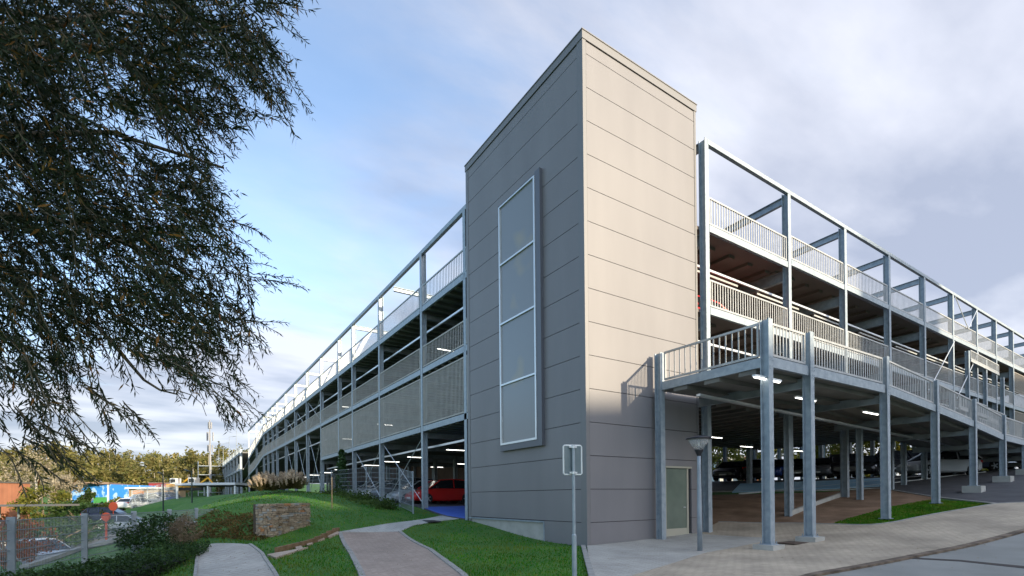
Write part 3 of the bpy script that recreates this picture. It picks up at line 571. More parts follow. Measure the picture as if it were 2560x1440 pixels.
    for s in (-1,1):
        mb=MB(); mb.add([(xf+.03,s*wf*.55,zf-.12),(xf-.16,s*(wf+.035),zf-.06),(xf-.20,s*(wf+.03),zf+.055),(xf-.02,s*wf*.6,zf+.01),(xf+.06,s*wf*.55,zf-.1)],[(0,1,2,3),(4,1,2,3)]); mb.build('headlight',hlm,t)
        mb=MB(); mb.box((xr-.05,min(s*wr_*.55,s*wr_*.99),zr-.18),(xr+.10,max(s*wr_*.55,s*wr_*.99),zr-.04)); mb.build('tail_light',tlm,t)
        mb=MB(); z=cab[-1][1]; mb.box((.62,min(s*.92,s*1.08),z),(.76,max(s*.92,s*1.08),z+.13)); mb.build('wing_mirror',black,t)
    mb=MB(); mb.box((xf+.0,-.42,.36),(xf+.125,.42,.52)); gr=mb.build('grille',black,t)
    mb=MB(); mb.box((xf+.11,-.26,.34),(xf+.15,.26,.44)); mb.build('number_plate',white,t)
    return t
CARP={}
def car(x,y,rz,colr,kind,label,group='cars parked in the garage',z=None):
    if kind not in CARP: c=make_car(kind); CARP[kind]=c
    else: c=copy_tree(CARP[kind])
    c.location=(x,y,(gz(x,y)+.07) if z is None else z); c.rotation_euler=(0,0,rz); tag(c,label,'car',group)
    b=[o for o in c.children if o.name.startswith('body')][0]; b.material_slots[0].link='OBJECT'; b.material_slots[0].material=PA[colr]; return c
PI=math.pi
car(3.15,16.6,PI,'red','hatch','red hatchback parked nose out behind the first free-standing garage column left of the tower')
row=[('silver','hatch','silver hatchback beside the red hatchback behind the mesh fence'),('grey','suv','dark grey off-roader with upright back parked third from the tower behind the mesh fence'),('white','hatch','white hatchback parked behind the climbing plant in the garage'),('silver','sedan','silver saloon parked deep in the garage behind the young tree'),('navy','hatch','navy hatchback at the shaded end of the row behind the mesh fence')]
for i,(c,k,l) in enumerate(row): car(3.1,19.7+2.75*i+(.7 if i>1 else 0),PI,c,k,l)
row=[('silver','hatch','silver hatchback facing the red hatchback across the aisle'),('black','suv','black off-roader in the second row behind the red hatchback'),('blue','hatch','blue hatchback in the second row of the garage, half hidden'),('white','sedan','white saloon in the second row of the garage, half hidden'),('grey','sedan','dark grey saloon at the shaded end of the second row')]
for i,(c,k,l) in enumerate(row): car(12.3,13+2.9*i,0,c,k,l)
RC=[(1835,'black','sedan','black saloon in deep shade beside the door side of the right bays'),(1893,'black','hatch','black hatchback seen between the tower column and the corner ramp column'),(1938,'blue','hatch','blue hatchback showing just behind the ramp corner column'),(1992,'black','hatch','black hatchback parked between the two block-footed ramp columns'),(2056,'grey','hatch','dark grey hatchback with pale glass just right of the second ramp column'),(2108,'black','suv','black off-roader directly behind the paired dark inner columns'),(2164,'black','hatch','black hatchback left of the third front ramp column'),(2232,'black','suv','black van-like off-roader between the third and fourth ramp columns'),(2296,'navy','suv','navy off-roader second in from the fourth ramp column')]
for i,(px,c,k,l) in enumerate(RC):
    D_=37-i*.35; p=at(px,1195,D_); car(p[0],p[1],YAW*-1-PI/2+PI/2-2.2+(.1 if i%2 else -.1)+ (PI if i in(1,) else 0),c,k,l)
for px,D_,rz,c,k,l in ((2345,30,2.6,'silver','hatch','silver hatchback parked near the driveway behind the fourth ramp column'),(2405,33,2.5,'navy','hatch','dark blue hatchback with bright bumper beside the fifth ramp column'),(2478,36,-.9,'white','sedan','white saloon poking out beyond the fifth ramp column on the bank')):
    p=at(px,1195,D_); car(p[0],p[1],rz,c,k,l)
car(8.6,2.3,0,'red','hatch','red car showing behind the middle storey railing right of the tower',z=8.16)
car(7.2,3.2,.0,'black','hatch','black car on the roof deck just right of the tower',z=11.1)
car(2.9,9.6,PI,'blue','hatch','blue car showing behind the middle storey slats left of the tower',z=7.9)
# ---------------- boundary fence in front of the garage ----------------
def mesh_fence(pts,h,label,z0=None,post=.06,cat='fence',name='mesh_fence',nv=36,hr=8,wire=.007,grp=None):
    t=empty(name,(float(pts[0][0]),float(pts[0][1]),gz(*pts[0][:2])),label,cat,grp); o=Vector(t.location)
    bz=[(gz(*p[:2]) if z0 is None else z0) for p in pts]
    for p,z in zip(pts,bz):
        mb=MB(); mb.box((p[0]-post/2-o.x,p[1]-post/2-o.y,z-.4-o.z),(p[0]+post/2-o.x,p[1]+post/2-o.y,z+h+.03-o.z)); mb.build('post',galv,t)
    for (a,za),(b,zb) in zip(zip(pts,bz),zip(pts[1:],bz[1:])):
        A_=Vector((a[0],a[1],za))-o; B_=Vector((b[0],b[1],zb))-o; mb=MB()
        for k in range(nv+1):
            q=A_.lerp(B_,k/nv); mb.beam(q+Vector((0,0,.05)),q+Vector((0,0,h)),wire,wire,up=(1,0,0))
        for k in range(hr):
            dz=Vector((0,0,.08+(h-.1)*k/(hr-1))); mb.beam(A_+dz,B_+dz,wire*1.6,wire*2.2)
        mb.build('wire_panel',galvd,t)
    return t
fy=[float(B(px,1200,0,-1.)[1]) for px in (1032,999,916,829,770)]
mesh_fence([(-1,y) for y in fy],1.95,'tall galvanised wire mesh fence standing before the open bays where the red hatchback parks',nv=26)
# ---------------- left boundary fence ----------------
def LD(L_,D_): 
    p=CAM+Fv*D_+Rv*L_; return (float(p[0]),float(p[1]))
fp=[LD(-10.06-.59*k,10.1+2.42*k) for k in range(-2,5)]
FT=1.19
t=empty('garden_fence',(*fp[0],-.6),'galvanised double wire garden fence with square posts running along the dark hedge','fence'); o=Vector(t.location)
for p in fp:
    mb=MB(); mb.box((p[0]-.055-o.x,p[1]-.055-o.y,-.3),(p[0]+.055-o.x,p[1]+.055-o.y,FT-o.z)); mb.box((p[0]-.065-o.x,p[1]-.065-o.y,FT-.12-o.z),(p[0]+.065-o.x,p[1]+.065-o.y,FT+.01-o.z)); mb.build('post',galvd,t)
e2=(fp[-1][0]+.9,fp[-1][1]+.9)
for a,b in list(zip(fp,fp[1:]))+[(fp[-1],e2)]:
    A_=Vector((a[0],a[1],0))-o; B_=Vector((b[0],b[1],0))-o; mb=MB(); n_=50
    for k in range(n_+1):
        q=A_.lerp(B_,k/n_); q.z=0; mb.beam(q+Vector((0,0,-.1)),q+Vector((0,0,FT-.04-o.z)),.007,.007,up=(1,0,0))
    for k in range(9):
        dz=Vector((0,0,(FT-.06)-k*.2)); mb.beam(A_+dz,B_+dz,.012,.018)
    mb.build('wire_panel',galvd,t)
mb=MB(); mb.box((e2[0]-.05-o.x,e2[1]-.05-o.y,-.3),(e2[0]+.05-o.x,e2[1]+.05-o.y,FT-o.z)); mb.build('post',galvd,t)
# ---------------- stone retaining pier ----------------
stm=[mat('stone_brown',(.20,.15,.10),(.32,.26,.19),scale=4,rough=.9,bump=.6),mat('stone_ochre',(.36,.17,.07),(.42,.24,.12),scale=4,rough=.9,bump=.5),mat('stone_grey',(.22,.23,.23),(.33,.33,.31),scale=4,rough=.9,bump=.5),mat('stone_tan',(.30,.24,.17),(.38,.32,.24),scale=4,rough=.9,bump=.6)]
a=G(672,1347); b=G(776,1314); 
t=empty('dry_stone_wall',(float(a[0]),float(a[1]),float(a[2])),'short curved dry stone wall of flat brown slabs set into the grass mound','wall'); o=Vector(t.location)
dA=Vector((b[0]-a[0],b[1]-a[1],0)); LW=dA.length; dA.normalize(); nA=Vector((-dA.y,dA.x,0)); 
if nA.dot(Vector((Fv[0],Fv[1],0)))<0: nA=-nA
ztop=float(at(720,1258,15.7)[2])-o.z
mbs=[MB() for _ in stm]; r=random.Random(3)
def pathpt(s):  # rounded left end, then the straight face
    R_=.42; arc=R_*math.pi/2
    if s<arc:
        an=s/R_; return nA*(R_*(1-math.sin(an)))+dA*(R_*(1-math.cos(an))), Vector(-dA*math.cos(an)-nA*math.sin(an))
    return dA*(R_+s-arc), -nA
arc=.42*math.pi/2; z=-.15
while z<ztop-.02:
    hgt=min(r.uniform(.035,.085),ztop-z); s=-.02
    while s<arc+LW-.42:
        w=r.uniform(.10,.34) if s>arc else r.uniform(.06,.15); w=min(w,arc+LW-.42-s+.02)
        p,nn=pathpt(max(0,s+w/2)); tt=Vector((-nn.y,nn.x,0)); k=r.choices(range(4),[5,.5,2,4])[0]; pr_=r.uniform(-.012,.025); dep=.2
        c=p+nn*(pr_-dep/2); hh=hgt-.008; ww=w-.01; q=r.uniform(-.012,.012)
        vs=[]
        for dz in (0,hh):
            for sx_,sy_ in ((-1,1),(1,1),(1,-1),(-1,-1)):
                v=c+tt*(sx_*ww/2*(1-r.uniform(0,.06)))+nn*(sy_*dep/2*(1-(r.uniform(0,.12) if sy_>0 else 0))); vs.append((v.x,v.y,z+dz+q*sx_*.5+r.uniform(-.006,.006)))
        mbs[k].add(vs,[(0,1,2,3),(7,6,5,4),(0,4,5,1),(1,5,6,2),(2,6,7,3),(3,7,4,0)]); s+=w
    z+=hgt
for m_,q in zip(mbs,stm): m_.build('stone_courses',q,t)
mb=MB(); c0=nA*.22+dA*.25; mb.add([tuple(nA*.12+dA*.3+Vector((0,0,zz_))) for zz_ in (-.2,ztop-.02)]+[tuple(nA*.12+dA*LW*.99+Vector((0,0,zz_))) for zz_ in (-.2,ztop-.02)]+[tuple(nA*.6+dA*LW*.99+Vector((0,0,zz_))) for zz_ in (-.2,ztop-.02)]+[tuple(nA*.6+dA*.12+Vector((0,0,zz_))) for zz_ in (-.2,ztop-.02)],[(0,1,3,2),(2,3,5,4),(4,5,7,6),(6,7,1,0),(1,7,5,3)]); mb.build('core',mat('stone_core',(.10,.08,.06),rough=1),t)
# ---------------- garden steps: timber string and stone treads ----------------
wood=mat('old_timber',(.16,.10,.05),(.24,.16,.09),scale=6,rough=.9,bump=.4)
sa=G(690,1383); sb=G(846,1329)
t=empty('garden_steps',(float(sa[0]),float(sa[1]),float(sa[2])),'shallow garden steps with a brown timber edge climbing between the two paths','steps'); o=Vector(t.location)
for k in range(9):
    f0=k/9; p0=Vector(sa).lerp(Vector(sb),f0); p1=Vector(sa).lerp(Vector(sb),(k+1.03)/9); z0=max(gz(p0.x,p0.y),gz(p1.x,p1.y))+.07
    mb=MB(); mb.beam((p0.x-o.x,p0.y-o.y,z0-o.z-.04),(p1.x-o.x,p1.y-o.y,z0-o.z-.04),.07,.2); mb.build('timber_edge',wood,t)
for (q0,q1,q2,q3) in (((668,1391),(690,1399),(770,1372),(705,1384)),((738,1372),(742,1378),(757,1373),(753,1368)),((765,1361),(768,1367),(782,1362),(778,1357)),((791,1350),(795,1356),(812,1350),(808,1345)),((815,1340),(822,1347),(848,1337),(843,1331))):
    P4=[G(*q) for q in (q0,q1,q2,q3)]; mb=MB(); mb.add([(p[0]-o.x,p[1]-o.y,gz(p[0],p[1])-o.z-.06) for p in P4]+[(p[0]-o.x,p[1]-o.y,gz(p[0],p[1])-o.z+.05) for p in P4],[(0,1,2,3),(7,6,5,4),(0,4,5,1),(1,5,6,2),(2,6,7,3),(3,7,4,0)]); mb.build('tread',mat('sandstone',(.34,.27,.21),(.42,.34,.27),scale=3,rough=.9,bump=.3),t)
# ---------------- lamp post, sign, covers ----------------
lp=G(1750,1382); t=empty('park_lantern',tuple(map(float,(lp[0],lp[1],lp[2]+.03))),'galvanised lamp post with black hat and clear cone lantern in front of the tower door','street lamp')
mb=MB(); mb.tube([(0,0,0),(0,0,1.0),(0,0,2.25),(0,0,2.60)],[.065,.062,.05,.048],16); mb.build('post',galvd,t,smooth=True)
mb=MB(); mb.lathe((0,0,0),[(.04,2.50),(.06,2.56),(.11,2.67),(.115,2.70),(.05,2.70)]); mb.build('lantern_base',black,t,smooth=True)
mb=MB(); mb.lathe((0,0,0),[(.10,2.69),(.29,2.97)],24); gm=mat('clear_glass',(.8,.8,.8),rough=.05,alpha=.28,spec=.6); mb.build('lantern_glass',gm,t,smooth=True)
mb=MB(); mb.lathe((0,0,0),[(.31,2.965),(.33,2.98),(.30,3.02),(.12,3.06),(.02,3.07)],24); mb.build('lantern_hat',mat('black_enamel',(.012,.013,.022),rough=.3),t,smooth=True)
mb=MB(); mb.tube([(0,0,2.7),(0,0,2.96)],.025,8); mb.lathe((0,0,0),[(.02,2.72),(.07,2.75),(.02,2.80)],10); mb.build('bulb_holder',alum,t)
sp=at(1436,1400,8.9); sz=gz(sp[0],sp[1]); t=empty('traffic_sign',(float(sp[0]),float(sp[1]),sz),'back of a small traffic sign on a slim grey pole before the tower corner','sign')
zt_=float(at(1436,1113,8.9)[2])-sz; zb_=float(at(1436,1186,8.9)[2])-sz; zm_=float(at(1436,1335,8.9)[2])-sz
mb=MB(); mb.tube([(0,0,-.2),(0,0,zm_-.02),(0,0,zm_)],[.042,.042,.03],14); mb.tube([(0,0,zm_),(0,0,zt_)],.028,12); mb.build('pole',galv,t,smooth=False)
ang=-.35; dd=Vector((math.cos(ang),math.sin(ang),0)); nn=Vector((-dd.y,dd.x,0))*1.0; w=.17; off=nn*.045
mb=MB(); mb.beam(off+Vector((0,0,zb_))-dd*0,off+Vector((0,0,zt_)),2*w,.012,up=tuple(nn)); mb.build('sign_plate',mat('sign_back',(.13,.17,.19),(.17,.21,.23),scale=3,rough=.5,metal=.3),t)
mb=MB()
for s in (-1,1): mb.tube([off+dd*s*w+Vector((0,0,zb_+.02)),off+dd*s*w+Vector((0,0,zt_-.02))],.014,8)
for z_ in (zb_,zt_): mb.tube([off-dd*w+Vector((0,0,z_+(.02 if z_==zb_ else -.02))),off-dd*(w-.02)+Vector((0,0,z_)),off+dd*(w-.02)+Vector((0,0,z_)),off+dd*w+Vector((0,0,z_+(.02 if z_==zb_ else -.02)))],.014,8)
mb.build('rim',white,t)
for z_ in (zb_+.03,zt_-.03):
    mb=MB(); mb.tube([(0,0,z_-.02),(0,0,z_+.02)],.036,12); mb.beam(-dd*.07+off*.5+Vector((0,0,z_)),dd*.07+off*.5+Vector((0,0,z_)),.05,.03); mb.build('clamp',alum,t)
mc=G(1982,1362); ang=.2
mb=MB(); mb.box((-.42,-.28,0),(.42,.28,.012)); mo=mb.build('manhole_cover',mat('cast_iron',(.07,.045,.03),(.11,.075,.055),scale=9,rough=.8,bump=.5),loc=(float(mc[0]),float(mc[1]),float(mc[2])+.058)); tag(mo,'rusty rectangular manhole cover in the paving beside the corner ramp footing','manhole cover')
mc=G(1077,1305); t=mb=MB(); 
for k in range(14): mb.box((-.6+k*.09,-.2,0),(-.6+k*.09+.05,.2,.015))
mb.box((-.64,-.24,-.03),(.66,-.2,.016)); mb.box((-.64,.2,-.03),(.66,.24,.016)); mb.box((-.62,-.2,-.03),(.64,.2,-.01))
mo=mb.build('drain_grate',mat('grate_iron',(.05,.05,.055),rough=.7),loc=(float(mc[0]),float(mc[1]),float(mc[2])+.05)); mo.rotation_euler=(0.02,0,1.45); tag(mo,'dark slotted drain grate across the path near the tower','drain')
# ---------------- vegetation helpers ----------------
def quads_obj(name,C_,U_,V_,mt,parent=None,smooth=False):
    """C centres, U half length vectors, V half width vectors: leaf-shaped diamonds"""
    n=len(C_); P=np.stack([C_-U_,C_+V_-U_*.1,C_+U_,C_-V_-U_*.1],1).reshape(-1,3); me=bpy.data.meshes.new(name)
    me.vertices.add(4*n); me.vertices.foreach_set('co',P.ravel().astype(np.float32)); me.loops.add(4*n); me.loops.foreach_set('vertex_index',np.arange(4*n,dtype=np.int32))
    me.polygons.add(n); me.polygons.foreach_set('loop_start',np.arange(0,4*n,4,dtype=np.int32)); me.polygons.foreach_set('loop_total',np.full(n,4,dtype=np.int32)); me.update(); me.validate()
    me.materials.append(mt); o=bpy.data.objects.new(name,me); COL.objects.link(o)
    if parent: o.parent=parent
    return o
def rdir(n,zb=0.):
    v=rng.normal(size=(n,3)); v[:,2]+=zb; return v/np.linalg.norm(v,axis=1)[:,None]
def crown_pts(c,rad,n,clumps=24,cs=.34):
    cd_=rdir(clumps)*rng.uniform(.45,1,(clumps,1))**.5; k=rng.integers(0,clumps,n); sz=rng.uniform(.6,1.3,clumps)[k][:,None]*cs
    p=cd_[k]+rdir(n)*rng.uniform(0,1,(n,1))**.45*sz; return np.array(c)+p*np.array(rad)
def leafset(P,ls,lw,zb=0.):
    n=len(P); U=rdir(n,zb); W_=np.cross(U,rdir(n)); W_/=np.linalg.norm(W_,axis=1)[:,None]+1e-9; s=rng.uniform(.6,1.4,(n,1)); return P,U*ls*s/2,W_*lw*s/2
bark=mat('bark',(.10,.075,.05),(.20,.165,.12),scale=6,rough=.95,bump=.6,stretch=(1,1,.3)); palebark=mat('pale_bark',(.34,.30,.24),(.42,.38,.32),scale=5,rough=.9)
L_ol=leafmat('olive_leaves',[(.11,.115,.028),(.18,.16,.048),(.22,.185,.07),(.085,.10,.024)],scale=.05,trans=.3)
L_yg=leafmat('yellowgreen_leaves',[(.12,.13,.02),(.20,.18,.03),(.09,.12,.02)],scale=.4)
L_gr=leafmat('green_leaves',[(.03,.06,.012),(.06,.10,.02),(.045,.08,.015)],scale=.5)
L_hd=leafmat('hedge_leaves',[(.014,.035,.009),(.03,.07,.015),(.04,.08,.02)],scale=1.5,trans=.2)
L_or=leafmat('orange_leaves',[(.25,.07,.02),(.35,.10,.03),(.12,.09,.02)],scale=.8)
L_pl=leafmat('pale_twigs',[(.30,.25,.17),(.40,.34,.25),(.22,.18,.11)],scale=.8)
L_wl=leafmat('willow_leaves',[(.009,.019,.006,0),(.014,.026,.008,.5),(.022,.032,.010,.88),(.09,.06,.012,.94),(.20,.10,.02,.98),(.14,.045,.01,1)],scale=1.6,trans=.12,rough=.75)
def tree(name,x,y,h,r,leaf,nl,ls,label,cat='tree',group=None,lw=None,th=.4,tr=None,flat=.8,bm=None,z=None):
    z=gz(x,y) if z is None else z; t=empty(name,(x,y,z),label,cat,group)
    mb=MB(); tr=tr or r*.07; top=h*.8; cx_,cy_=random.uniform(-.2,.2)*r,random.uniform(-.2,.2)*r
    mb.tube([(0,0,-.2),(cx_*.3,cy_*.3,h*th*.6),(cx_*.6,cy_*.6,h*th),(cx_,cy_,top)],[tr*1.2,tr,tr*.8,tr*.2],8)
    for k in range(6):
        a=random.uniform(0,6.28); z0=h*random.uniform(th*.7,th*1.4); rr=r*random.uniform(.5,.85); mb.tube([(cx_*.5,cy_*.5,z0),(math.cos(a)*rr*.5,math.sin(a)*rr*.5,z0+rr*.5),(math.cos(a)*rr,math.sin(a)*rr,z0+rr*.8)],[tr*.5,tr*.3,tr*.1],6)
    mb.build('trunk',bm or bark,t,smooth=True)
    c=(cx_,cy_,h*(th+1)/2); P=crown_pts(c,(r,r,h*(1-th)/2*1.1),nl); quads_obj('crown',*leafset(P,ls,lw or ls*.5),leaf,t); return t
# ---------------- unseen block added on the sun side, roofline stepped to shape the shade ----------------
perp=Vector((-SUN.y,SUN.x,0)).normalized(); sh=Vector((SUN.x,SUN.y,0)).normalized(); tsun=SUN.z/math.hypot(SUN.x,SUN.y)
DB=100.
AB=empty('shade_block',tuple(sh*DB),'long stepped grey block out of view, added behind the viewpoint to cast shade','building')
AB.rotation_euler=(0,0,math.atan2(perp.y,perp.x))
blockw=mat('shade_block_wall',(.35,.34,.32),(.4,.39,.37),scale=1,rough=.9)
for o0,o1,zz_ in ((-70,-14,5.0),(-14,-1.2,7.),(-1.2,16.5,4.3),(16.5,26.5,12.4),(26.5,46,6.6),(46,80,1.)):
    H=zz_+DB*tsun; mb=MB(); mb.box((o0,-12,-3),(o1,0,H)); mb.build('wall',blockw,AB)
    mb=MB()
    for k in range(1,int(H//3)): 
        mb.box((o0+.6,0,k*3-.9),(o1-.6,.04,k*3+.5))
    mb.build('window',glassm,AB)  # invented window bands on the added shading block
# ---------------- willow ----------------
def inpoly(x,y,poly):
    x=np.asarray(x); y=np.asarray(y); c=np.zeros(x.shape,bool); n=len(poly)
    for i in range(n):
        x0,y0=poly[i]; x1,y1=poly[(i+1)%n]; m_=((y0>y)!=(y1>y)); 
        with np.errstate(divide='ignore',invalid='ignore'): xx=(x1-x0)*(y-y0)/(y1-y0+1e-9)+x0
        c^=m_&(x<xx)
    return c
def project(P):
    d=P-CAM; z=d@Fv; return PX0+FPX*(d@Rv)/z, PY0-FPX*(d@Uv)/z, z
OUT=[(-900,-700),(640,-700),(820,-60),(700,20),(725,130),(742,215),(735,290),(660,270),(640,330),(590,380),(575,440),(600,500),(600,600),(650,690),(680,715),(630,770),(640,830),(680,860),(645,930),(640,990),(600,1035),(540,1000),(470,985),(430,950),(330,1000),(250,1020),(190,1085),(130,1130),(60,1170),(0,1215),(-900,1215)]
HOLE=[(235,225),(330,290),(430,345),(400,385),(300,320),(240,290)]
WT_=empty('willow_tree',(*LD(-7.2,3.6),-.2),'large dark-leaved willow with narrow leaves, hanging in from the upper left','tree'); wo_=np.array(WT_.location)
LC=[];LU=[];LV=[]; tw=MB(); limb=MB()
basep=np.array([*LD(-7.2,3.6),0.])
def strand(p,d,L_,n,ll,grav=.55,keep=True,twig=True,spread=.7):
    pts=[p.copy()]; d=d/np.linalg.norm(d); st=L_/n
    for i in range(n):
        d=d+np.array([0,0,-grav*st])+rng.normal(size=3)*.05; d/=np.linalg.norm(d); pts.append(pts[-1]+d*st)
    P=np.array(pts); 
    for i in range(1,n+1):
        dd=P[i]-P[i-1]; dd/=np.linalg.norm(dd); a=np.cross(dd,rng.normal(size=3)); a/=np.linalg.norm(a)
        for s in (1,-1):
            u=dd*rng.uniform(.3,1.0)+a*s*spread*rng.uniform(.3,1.5)+rng.normal(size=3)*.22+np.array([0,0,-.2]); u/=np.linalg.norm(u); l=ll*rng.uniform(.65,1.2)*(1-.35*i/n)
            w=np.cross(u,rng.normal(size=3)); w/=np.linalg.norm(w); LC.append(P[i]+u*l*.5); LU.append(u*l*.5); LV.append(w*l*.08)
    if twig: tw.tube([tuple(q-wo_) for q in P[::2]],[.004]*len(P[::2]),3,cap=False)
    return P
cand=0; made=0
zone_right=Rv*.85
while made<2800 and cand<90000:
    cand+=1
    px=rng.uniform(-250,740); py=rng.uniform(-160,1190)
    if not inpoly(px,py,OUT): continue
    if inpoly(px,py,HOLE): continue
    low=py>900 and px<420
    D_=rng.uniform(2.9,4.4) if low else rng.uniform(3.6,7.0)
    p=at(px,py,D_); L_=rng.uniform(.35,.9)*(.75 if low else 1)
    # outward and downward direction
    ang=rng.uniform(-.25,1.15) if py<650 else rng.uniform(.0,1.5)
    if low: ang=rng.uniform(.3,1.7)
    d=Rv*math.cos(ang)-Uv*math.sin(ang)+Fv*rng.uniform(-.5,.5)
    e=p+d/np.linalg.norm(d)*L_; ex,ey,_=project(e)
    if not inpoly(ex,ey,OUT) or inpoly((ex+px)/2,(ey+py)/2,HOLE) or (inpoly(ex,ey,HOLE) and rng.uniform()<.8): continue
    # thinner in the lower left
    if low and rng.uniform()<.72: continue
    if py>980 and rng.uniform()<.55: continue
    nz=math.sin(px*.021+1.3*math.sin(py*.013+D_))+math.sin(py*.027+1.1*math.sin(px*.017-D_*1.7))+.6*math.sin(px*.06+py*.05)
    if nz<(-1.0 if py<750 else -.2) and rng.uniform()<.93: continue
    strand(p,d,L_,int(L_/.038),.115 if not low else .10,twig=rng.uniform()<.7); made+=1
print('willow',made,cand,len(LC))
# single long sprays on the rim
for (px,py,D_,ang,L_) in [(600,40,4.5,.95,.8),(650,60,4.2,1.1,.75),(690,200,4.3,1.1,.35),(620,140,4.3,1.25,.5),(520,680,5,-.1,.75),(560,800,5,.2,.6),(560,560,5,.4,.5),(560,930,5,.5,.45),(430,250,4.8,.7,.6),(620,-20,4.5,.5,.7),(700,-40,4.6,.7,.35),(560,980,4.8,.9,.4),(200,960,3.4,.6,.5),(90,1060,3.1,.5,.35),(60,880,3.2,1.1,.6),(300,1000,4,.8,.4),(640,690,5,0.,.45),(60,1090,3.2,.5,.5),(20,1120,3.1,.6,.45),(150,1060,3.3,.7,.35),(30,1020,3.1,.8,.5),(120,980,3.3,.9,.5),(250,1010,3.6,1.0,.35),(560,960,5,.6,.5),(530,1000,4.8,1.,.3)]:
    for _ in range(3): strand(at(px+rng.uniform(-12,12),py+rng.uniform(-12,12),D_),Rv*math.cos(ang)-Uv*math.sin(ang)+Fv*rng.uniform(-.3,.3),L_,int(L_/.03),.085)
# limbs
def limb_to(px,py,D_,r0=.07,mid=None):
    e=at(px,py,D_); s=basep+np.array([0,0,2.6]); m1=s*.55+e*.45+np.array([0,0,1.0]); limb.tube([tuple(q-wo_) for q in (s,s*.8+m1*.2+np.array([0,0,.25]),m1,m1*.4+e*.6+np.array([0,0,.25]),e)],[r0,r0*.8,r0*.5,r0*.3,.012],8)
for q in ((420,150,5.2),(560,420,5.4),(500,700,5.2),(420,870,4.9),(200,560,5.5),(250,60,5),(60,760,3.8),(560,60,5.6)): limb_to(*q)
limb.tube([tuple(at(*q)-wo_) for q in ((230,800,4.6),(300,880,4.6),(360,950,4.6),(400,975,4.6),(440,985,4.6),(450,970,4.6))],[.02,.016,.012,.010,.008,.004],6)
limb.tube([tuple(at(*q)-wo_) for q in ((400,975,4.6),(440,975,4.6),(480,988,4.6),(505,1010,4.6),(516,1040,4.6))],[.006,.005,.004,.003,.0025],4)
mb=MB(); mb.tube([(0,0,-.5),(.05,.05,1.5),(0,0,2.9),(-.3,-.2,5)],[.36,.30,.26,.12],14); mb.build('trunk',bark,WT_,smooth=True)
limb.build('limbs',bark,WT_,smooth=True); tw.build('twigs',mat('willow_twig',(.06,.05,.025),rough=.8),WT_)
# the rest of the crown, off to the left and above
P=crown_pts(basep+np.array([-.6,-.4,5.6]),(2.6,2.6,2.6),9000,60,.3); px_,py_,pz_=project(P); P=P[(px_<-80)|(py_<-60)|(pz_<.2)]
P=P[np.linalg.norm(P-CAM,axis=1)>2.2]
a_,b_,c_=leafset(P,.1,.016,-.8)
C_=np.concatenate([np.array(LC),a_])-wo_; U_=np.concatenate([np.array(LU),b_]); V_=np.concatenate([np.array(LV),c_])
quads_obj('crown',C_,U_,V_,L_wl,WT_)
# ---------------- hill forest (one far mass) ----------------
FP=[];LS=[]; tk=MB()
for i in range(300):
    px=rng.uniform(-500,660); D_=rng.uniform(135,215); p=at(px,1215,D_); z=gz(p[0],p[1])+(D_-135)*.03; H=rng.uniform(8,12.5)*(1.0+.10*math.sin(px*.013)) ; r=rng.uniform(2.2,4.2)
    if D_<150: H*=.7
    P=crown_pts((p[0],p[1],z+H*.6),(r,r,H*.45),330,10,.4); FP.append(P); 
    if rng.uniform()<.6: tk.tube([(p[0],p[1],z-1),(p[0]+rng.uniform(-.5,.5),p[1],z+H*.95)],[.16,.05],5)
P=np.concatenate(FP); fo=quads_obj('forest',*leafset(P,1.15,.5),L_ol); tag(fo,'autumn wood of olive and brown trees covering the hill beyond the car park','forest',kind='stuff')
me=fo.data; tkm=bpy.data.meshes.new('tk'); tkm.from_pydata(tk.v,[],tk.f)
import bmesh
bm=bmesh.new(); bm.from_mesh(me); nf=len(bm.faces); bm.from_mesh(tkm); bm.faces.ensure_lookup_table()
for f in bm.faces[nf:]: f.material_index=1
bm.to_mesh(me); bm.free(); me.materials.append(palebark)
